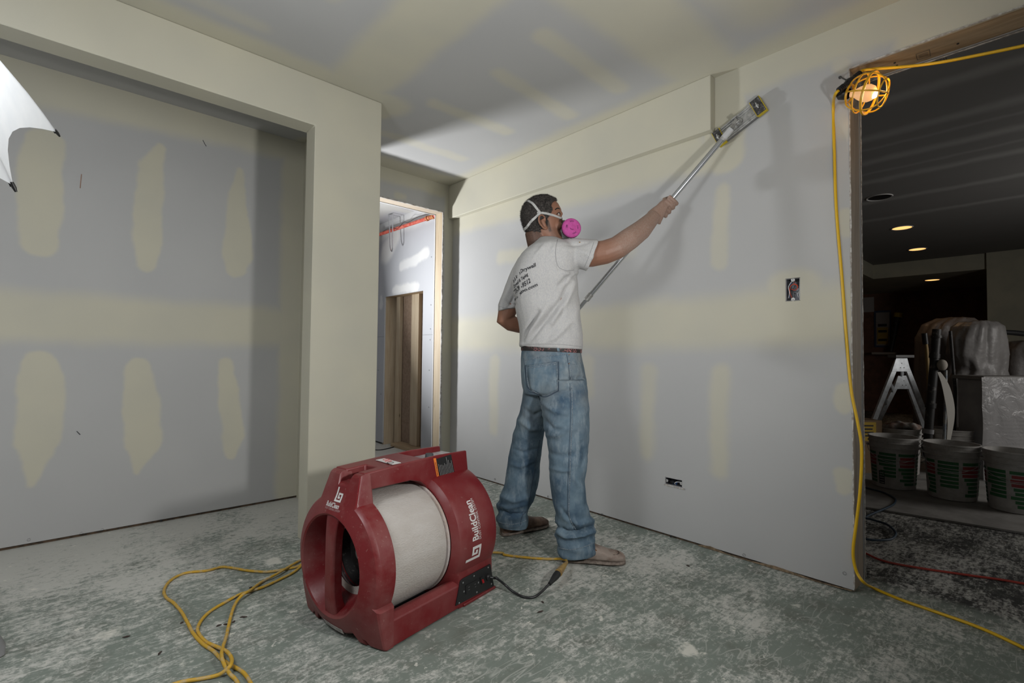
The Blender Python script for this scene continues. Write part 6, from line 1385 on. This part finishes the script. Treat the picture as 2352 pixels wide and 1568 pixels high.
# tools standing in the back buckets
def rod(name, pts, rads, mat, label, cat, parts=()):
    r = thing(name, V(pts[-1]), label, cat); MB().tube([V(p) for p in pts], rads, 12).build('shaft', mat, r, smooth=True)
    for nm, p, q, rd_, m2 in parts: MB().tube([V(p), V(q)], rd_, 12).build(nm, m2, r, smooth=True)
    return r
wt = 3.95
M_BPIPE = simple('plaster spattered black pipe', (0.025, 0.024, 0.024), 0.5, c2=(0.20, 0.19, 0.18), scale=22, lo=0.58, hi=0.72)
rod('mud_pump', [at(2152, 756, wt), at(2146, 830, wt), at(2133, 985, wt), at(2129, 1050, wt)], [0.030, 0.030, 0.030, 0.030], M_BPIPE, 'thick black mud pump tube standing upright behind the buckets', 'pump', [('collar', at(2151, 770, wt), at(2151, 776, wt), 0.036, M_BPIPE), ('collar', at(2147, 812, wt), at(2146, 822, wt), 0.036, M_BPIPE), ('collar', at(2138, 925, wt), at(2137, 936, wt), 0.036, M_BPIPE), ('collar', at(2132, 985, wt), at(2131, 995, wt), 0.038, M_PAILIN)])
rod('broom', [at(2124, 770, wt+0.15), at(2128, 800, wt+0.15), at(2133, 870, wt+0.15), at(2140, 1040, wt+0.15)], [0.012, 0.013, 0.014, 0.014], simple('yellowish wood handle', (0.34, 0.23, 0.09), 0.6), 'wooden handled tool with black grip beside the black mud pump', 'tool', [('grip', at(2123, 765, wt+0.15), at(2126, 790, wt+0.15), 0.020, M_BLACK)])
rod('steel_pole', [at(2172, 850, wt-0.1), at(2172, 920, wt-0.1), at(2167, 1040, wt-0.1)], [0.011]*3, simple('spattered blue steel', (0.22, 0.26, 0.31), 0.4, 0.5, c2=(0.4, 0.4, 0.38), scale=30), 'thin bluish steel pole standing right of the black mud pump', 'pole')
rod('extension_rod', [at(2183, 760, wt+0.25), at(2194, 900, wt+0.25), at(2190, 1040, wt+0.25)], [0.012]*3, M_BPIPE, 'thin dark rod leaning between mud pump and wrapped boxes', 'rod')
# pale curved blade
bp = [at(x, y, wt-0.16) for x, y in ((2156, 854), (2168, 876), (2177, 905), (2183, 940), (2183, 975), (2177, 1030))]
bp.append(V((bp[-1].x, bp[-1].y, 0.016)))
bp = catmull(bp, 5); rings = []
for i, p in enumerate(bp):
    t = i/(len(bp)-1); w_ = 0.008+0.026*math.sin(PI*min(1, t*1.1+0.05)); rings.append([p+HR*w_-HF*0.002, p-HR*w_-HF*0.002, p-HR*w_+HF*0.002, p+HR*w_+HF*0.002])
tag(MB().rings(rings).build('flexible_blade', simple('pale blade', (0.46, 0.44, 0.40), 0.6), smooth=True, bevel=0.001), 'pale curved plastic blade standing in front of the bluish pole', 'blade')
tag(wrap('paper_cup', (lambda m_: m_)(remeshed(MB().ball(at(2164, 838, wt-0.05), (0.035, 0.035, 0.045), 14, 10), 0.006, 1)), simple('pale crumpled cup', (0.42, 0.38, 0.33), 0.8), smooth=True), 'pale crumpled cup hanging on the tool handles', 'cup')
# wrapped boxes
def plastic():
    mt, nt, b = new_mat('clear dust sheet')
    b.inputs['Base Color'].default_value = (0.42, 0.41, 0.41, 1); b.inputs['Roughness'].default_value = 0.22; b.inputs['Alpha'].default_value = 0.62; b.inputs['Specular IOR Level'].default_value = 0.6
    tc = N(nt, 'ShaderNodeTexCoord'); n = N(nt, 'ShaderNodeTexNoise', ins={'Scale': 9, 'Detail': 4, 'Distortion': 1.2}); L(nt, tc.outputs['Object'], n.inputs['Vector'])
    bp_ = N(nt, 'ShaderNodeBump', ins={'Strength': 0.6, 'Distance': 0.02}); L(nt, n.outputs[0], bp_.inputs['Height']); L(nt, bp_.outputs[0], b.inputs['Normal'])
    return mt
M_PLAS = plastic()
_, M_b, lb, hb2 = upbox('x', 2262, 2440, 872, 3.9, 0.5, None, None, None); bpy.data.objects.remove(_)
cab = thing('wrapped_appliance', M_b @ V((0, 0, 0)), 'big pale boxed appliance wrapped in clear plastic behind the right bucket', 'appliance')
MB().box((0, 0, 0.0), (lb, 0.24, hb2), M_b).build('box', simple('grey printed carton', (0.36, 0.355, 0.36), 0.7, c2=(0.28, 0.28, 0.29), scale=5), cab, bevel=0.006)
MB().box((-0.03, -0.02, hb2), (lb+0.02, 0.26, hb2+0.03), M_b).build('lid', simple('dark lid', (0.22, 0.21, 0.20), 0.6), cab, bevel=0.005)
for i in range(8): MB().box((0.10+0.03*(i % 2), -0.004, hb2-0.30-0.03*i), (lb*0.75-0.05*(i % 3), -0.001, hb2-0.288-0.03*i), M_b).build('print_line', simple('faint print', (0.17, 0.17, 0.19), 0.8), cab)
MB().box((0.07, -0.005, hb2-0.14), (0.20, -0.001, hb2-0.10), M_b).build('print_block', simple('faint print', (0.17, 0.17, 0.19), 0.8), cab)
gv = []; nx_, nz_ = 40, 30
for i in range(nx_+1):
    for j in range(nz_+1):
        x, z = -0.05+(lb+0.08)*i/nx_, 0.02+(hb2-0.0)*j/nz_
        y = -0.022-0.018*abs(noise.noise(V((x*6, z*3, 2))))-0.03*max(0, noise.noise(V((x*2.3+z*2, z*2-x*3, 5))))
        gv.append(M_b @ V((x, y, z)))
o = MB().add(gv, [(i*(nz_+1)+j, (i+1)*(nz_+1)+j, (i+1)*(nz_+1)+j+1, i*(nz_+1)+j+1) for i in range(nx_) for j in range(nz_)]).build('plastic_wrap', M_PLAS, cab, smooth=True)
def heap(name, balls, label, mat, amp=0.03, sc=7, voxel=0.012):
    mb = MB()
    for (x, y, w, r) in balls: mb.ball(at(x, y, w), r, 20, 14)
    me_ = remeshed(mb, voxel, 6); fold(me_, lambda c, n: abs(noise.noise(V((c.x*sc, c.y*sc, c.z*sc*0.6))))*amp*1.5+noise.noise(c*sc*3)*amp*0.3)
    return tag(wrap(name, me_, mat, smooth=True), label, 'dust sheet')
M_SHEETP = simple('milky plastic sheeting', (0.25, 0.24, 0.235), 0.42, c2=(0.20, 0.19, 0.185), scale=4, bump=0.8, bscale=7, dist=0.02)
def drape(name, prof, w, hd, label, mat, k=11, amp=0.022, seed=0):
    rings = []; n = 96
    for i, (y, xl, xr) in enumerate(prof):
        c = at((xl+xr)/2, y, w); a = (xr-xl)/2*w/FPX; t = i/(len(prof)-1); ring = []
        for j in range(n):
            th = 2*PI*j/n; ph = th*k+2.5*noise.noise(V((math.cos(th)*1.5, math.sin(th)*1.5, seed+t*1.5)))
            f_ = 1+(amp/max(a, 0.05))*(abs(math.sin(ph))-0.5)*min(1, 0.25+t*2)+0.13*noise.noise(V((math.cos(th)*2, math.sin(th)*2, seed+t*4)))+0.05*noise.noise(V((math.cos(th)*6, math.sin(th)*6, seed+t*7)))
            q = c+HR*(a*f_*math.cos(th))+HF*(hd*f_*math.sin(th)*min(1.0, a/0.2)); q.z += 0.015*noise.noise(V((th*2, t*5, seed))); ring.append(q)
        rings.append(ring)
    fr_ = []
    for r0, r1 in zip(rings, rings[1:]):
        for u in (0, 0.25, 0.5, 0.75): fr_.append([p.lerp(q, u) for p, q in zip(r0, r1)])
    fr_.append([V((p.x, p.y, 0.02)) for p in rings[-1]])
    o = MB().rings(fr_).build(name, mat, smooth=True); return tag(o, label, 'dust sheet')
drape('plastic_heap', [(737, 2235, 2262), (739, 2212, 2282), (750, 2198, 2293), (780, 2188, 2303), (815, 2184, 2306), (838, 2194, 2300), (850, 2200, 2296), (870, 2192, 2308), (900, 2188, 2320)], 4.75, 0.17, 'clouded plastic sheeting heaped over tall things behind the wrapped appliance', M_SHEETP, 5, 0.02, 1)
drape('plastic_heap', [(729, 2185, 2210), (732, 2160, 2228), (745, 2132, 2250), (775, 2114, 2264), (820, 2108, 2268), (900, 2106, 2270)], 5.35, 0.2, 'darker plastic sheeting behind the black mud pump', simple('darker sheeting', (0.17, 0.145, 0.13), 0.45, bump=0.6, bscale=9, dist=0.02), 6, 0.025, 5)
drape('plastic_heap', [(782, 2350, 2370), (786, 2325, 2395), (805, 2310, 2425), (850, 2306, 2440), (900, 2304, 2445)], 4.95, 0.2, 'dark dust sheet bundle at the right edge above the wrapped appliance', simple('dark sheeting', (0.13, 0.12, 0.115), 0.5, bump=0.6, bscale=9, dist=0.02), 5, 0.025, 9)
o = MB().tube([at(2300, 762, 4.8), at(2330, 764, 4.8), at(2400, 772, 4.8)], [0.022, 0.026, 0.024], 10).build('pipe_offcut', M_BLACK, smooth=True); tag(o, 'short black pipe lying on the dark bundle at the right edge', 'pipe')
# things on the far wall
def wallrect(px0, py0, px1, py1, x, mat, nm, par=None, t=0.01):
    a, b_ = onx(px0, py0, x), onx(px1, py1, x); return MB().box((x-t, min(a.y, b_.y), min(a.z, b_.z)), (x, max(a.y, b_.y), max(a.z, b_.z))).build(nm, mat, par)
o = wallrect(1975, 684, 2008, 716, 11.095, simple('pale notice', (0.42, 0.40, 0.39), 0.8), 'notice'); tag(o, 'pale paper notice on the brown far wall', 'notice')
ps_ = thing('poster', onx(2028, 795, 11.09), 'blue framed yellow and white poster on the brown far wall', 'poster')
wallrect(2008, 714, 2048, 797, 11.095, simple('blue frame', (0.04, 0.07, 0.14), 0.6), 'frame', ps_); wallrect(2012, 718, 2044, 793, 11.083, simple('poster paper', (0.32, 0.30, 0.29), 0.7), 'sheet', ps_); wallrect(2015, 752, 2040, 790, 11.071, simple('poster yellow', (0.40, 0.27, 0.05), 0.7), 'yellow_block', ps_)
for y0_ in (744, 758, 778): wallrect(2018, y0_, 2037, y0_+5, 11.059, M_BLACK, 'poster_lettering', ps_)
sh = wallrect(2008, 809, 2062, 814, 11.09, simple('pale shelf', (0.36, 0.32, 0.28), 0.7), 'wall_shelf', None, 0.2); tag(sh, 'narrow pale shelf on the far wall below the poster', 'shelf')
lv_ = rod('spirit_level', [onx(2063, 722, 10.98), onx(2058, 745, 10.98), onx(2046, 808, 10.95)], [0.05, 0.045, 0.03], M_BPIPE, 'black rod with yellow tip leaning on the far wall shelf', 'rod', [('tip', onx(2064, 718, 10.98), onx(2062, 728, 10.98), 0.065, M_YEL)])
# recessed ceiling lights
M_WARM = simple('warm lit lamp face', (0.8, 0.5, 0.2), 0.5, emit=(1.0, 0.50, 0.16), es=1.5); M_TRIM = simple('white trim', (0.62, 0.61, 0.60), 0.5)
for i, (x, y, z, lit) in enumerate(((5.277, 0.972, ZC, False), (6.676, 1.033, ZC, True), (8.104, 1.101, ZC, True), (9.72, 1.15, 2.18, True))):
    r = thing('recessed_light', (x, y, z), ('unlit recessed ceiling can, nearest the doorway', 'lit recessed ceiling lamp nearest the unlit can', 'lit recessed ceiling lamp in the middle, just before the soffit', 'lit recessed lamp under the far soffit')[i], 'ceiling light', 'recessed lights of the dim room')
    Mz = Matrix.Translation((x, y, z)) @ Matrix.Rotation(PI/2, 4, 'Y')
    MB().lathe([(0.0, 0.085), (0.004, 0.086), (0.006, 0.094), (0.0, 0.098)], Mz, 32).build('trim_ring', M_TRIM, r, smooth=True)
    MB().lathe([(0.0012, 0.086), (0.001, 0.03), (0.001, 0.0005)], Mz, 32).build('lamp_face', M_WARM if lit else M_BLACK, r, smooth=True)
    if lit:
        ld = bpy.data.lights.new('can_lamp', 'SPOT'); ld.energy = 3.0; ld.color = (1, 0.6, 0.3); ld.spot_size = 1.6; ld.spot_blend = 0.6; ld.shadow_soft_size = 0.06
        lo_ = bpy.data.objects.new('can_lamp', ld); col.objects.link(lo_); lo_.location = (x, y, z-0.02)
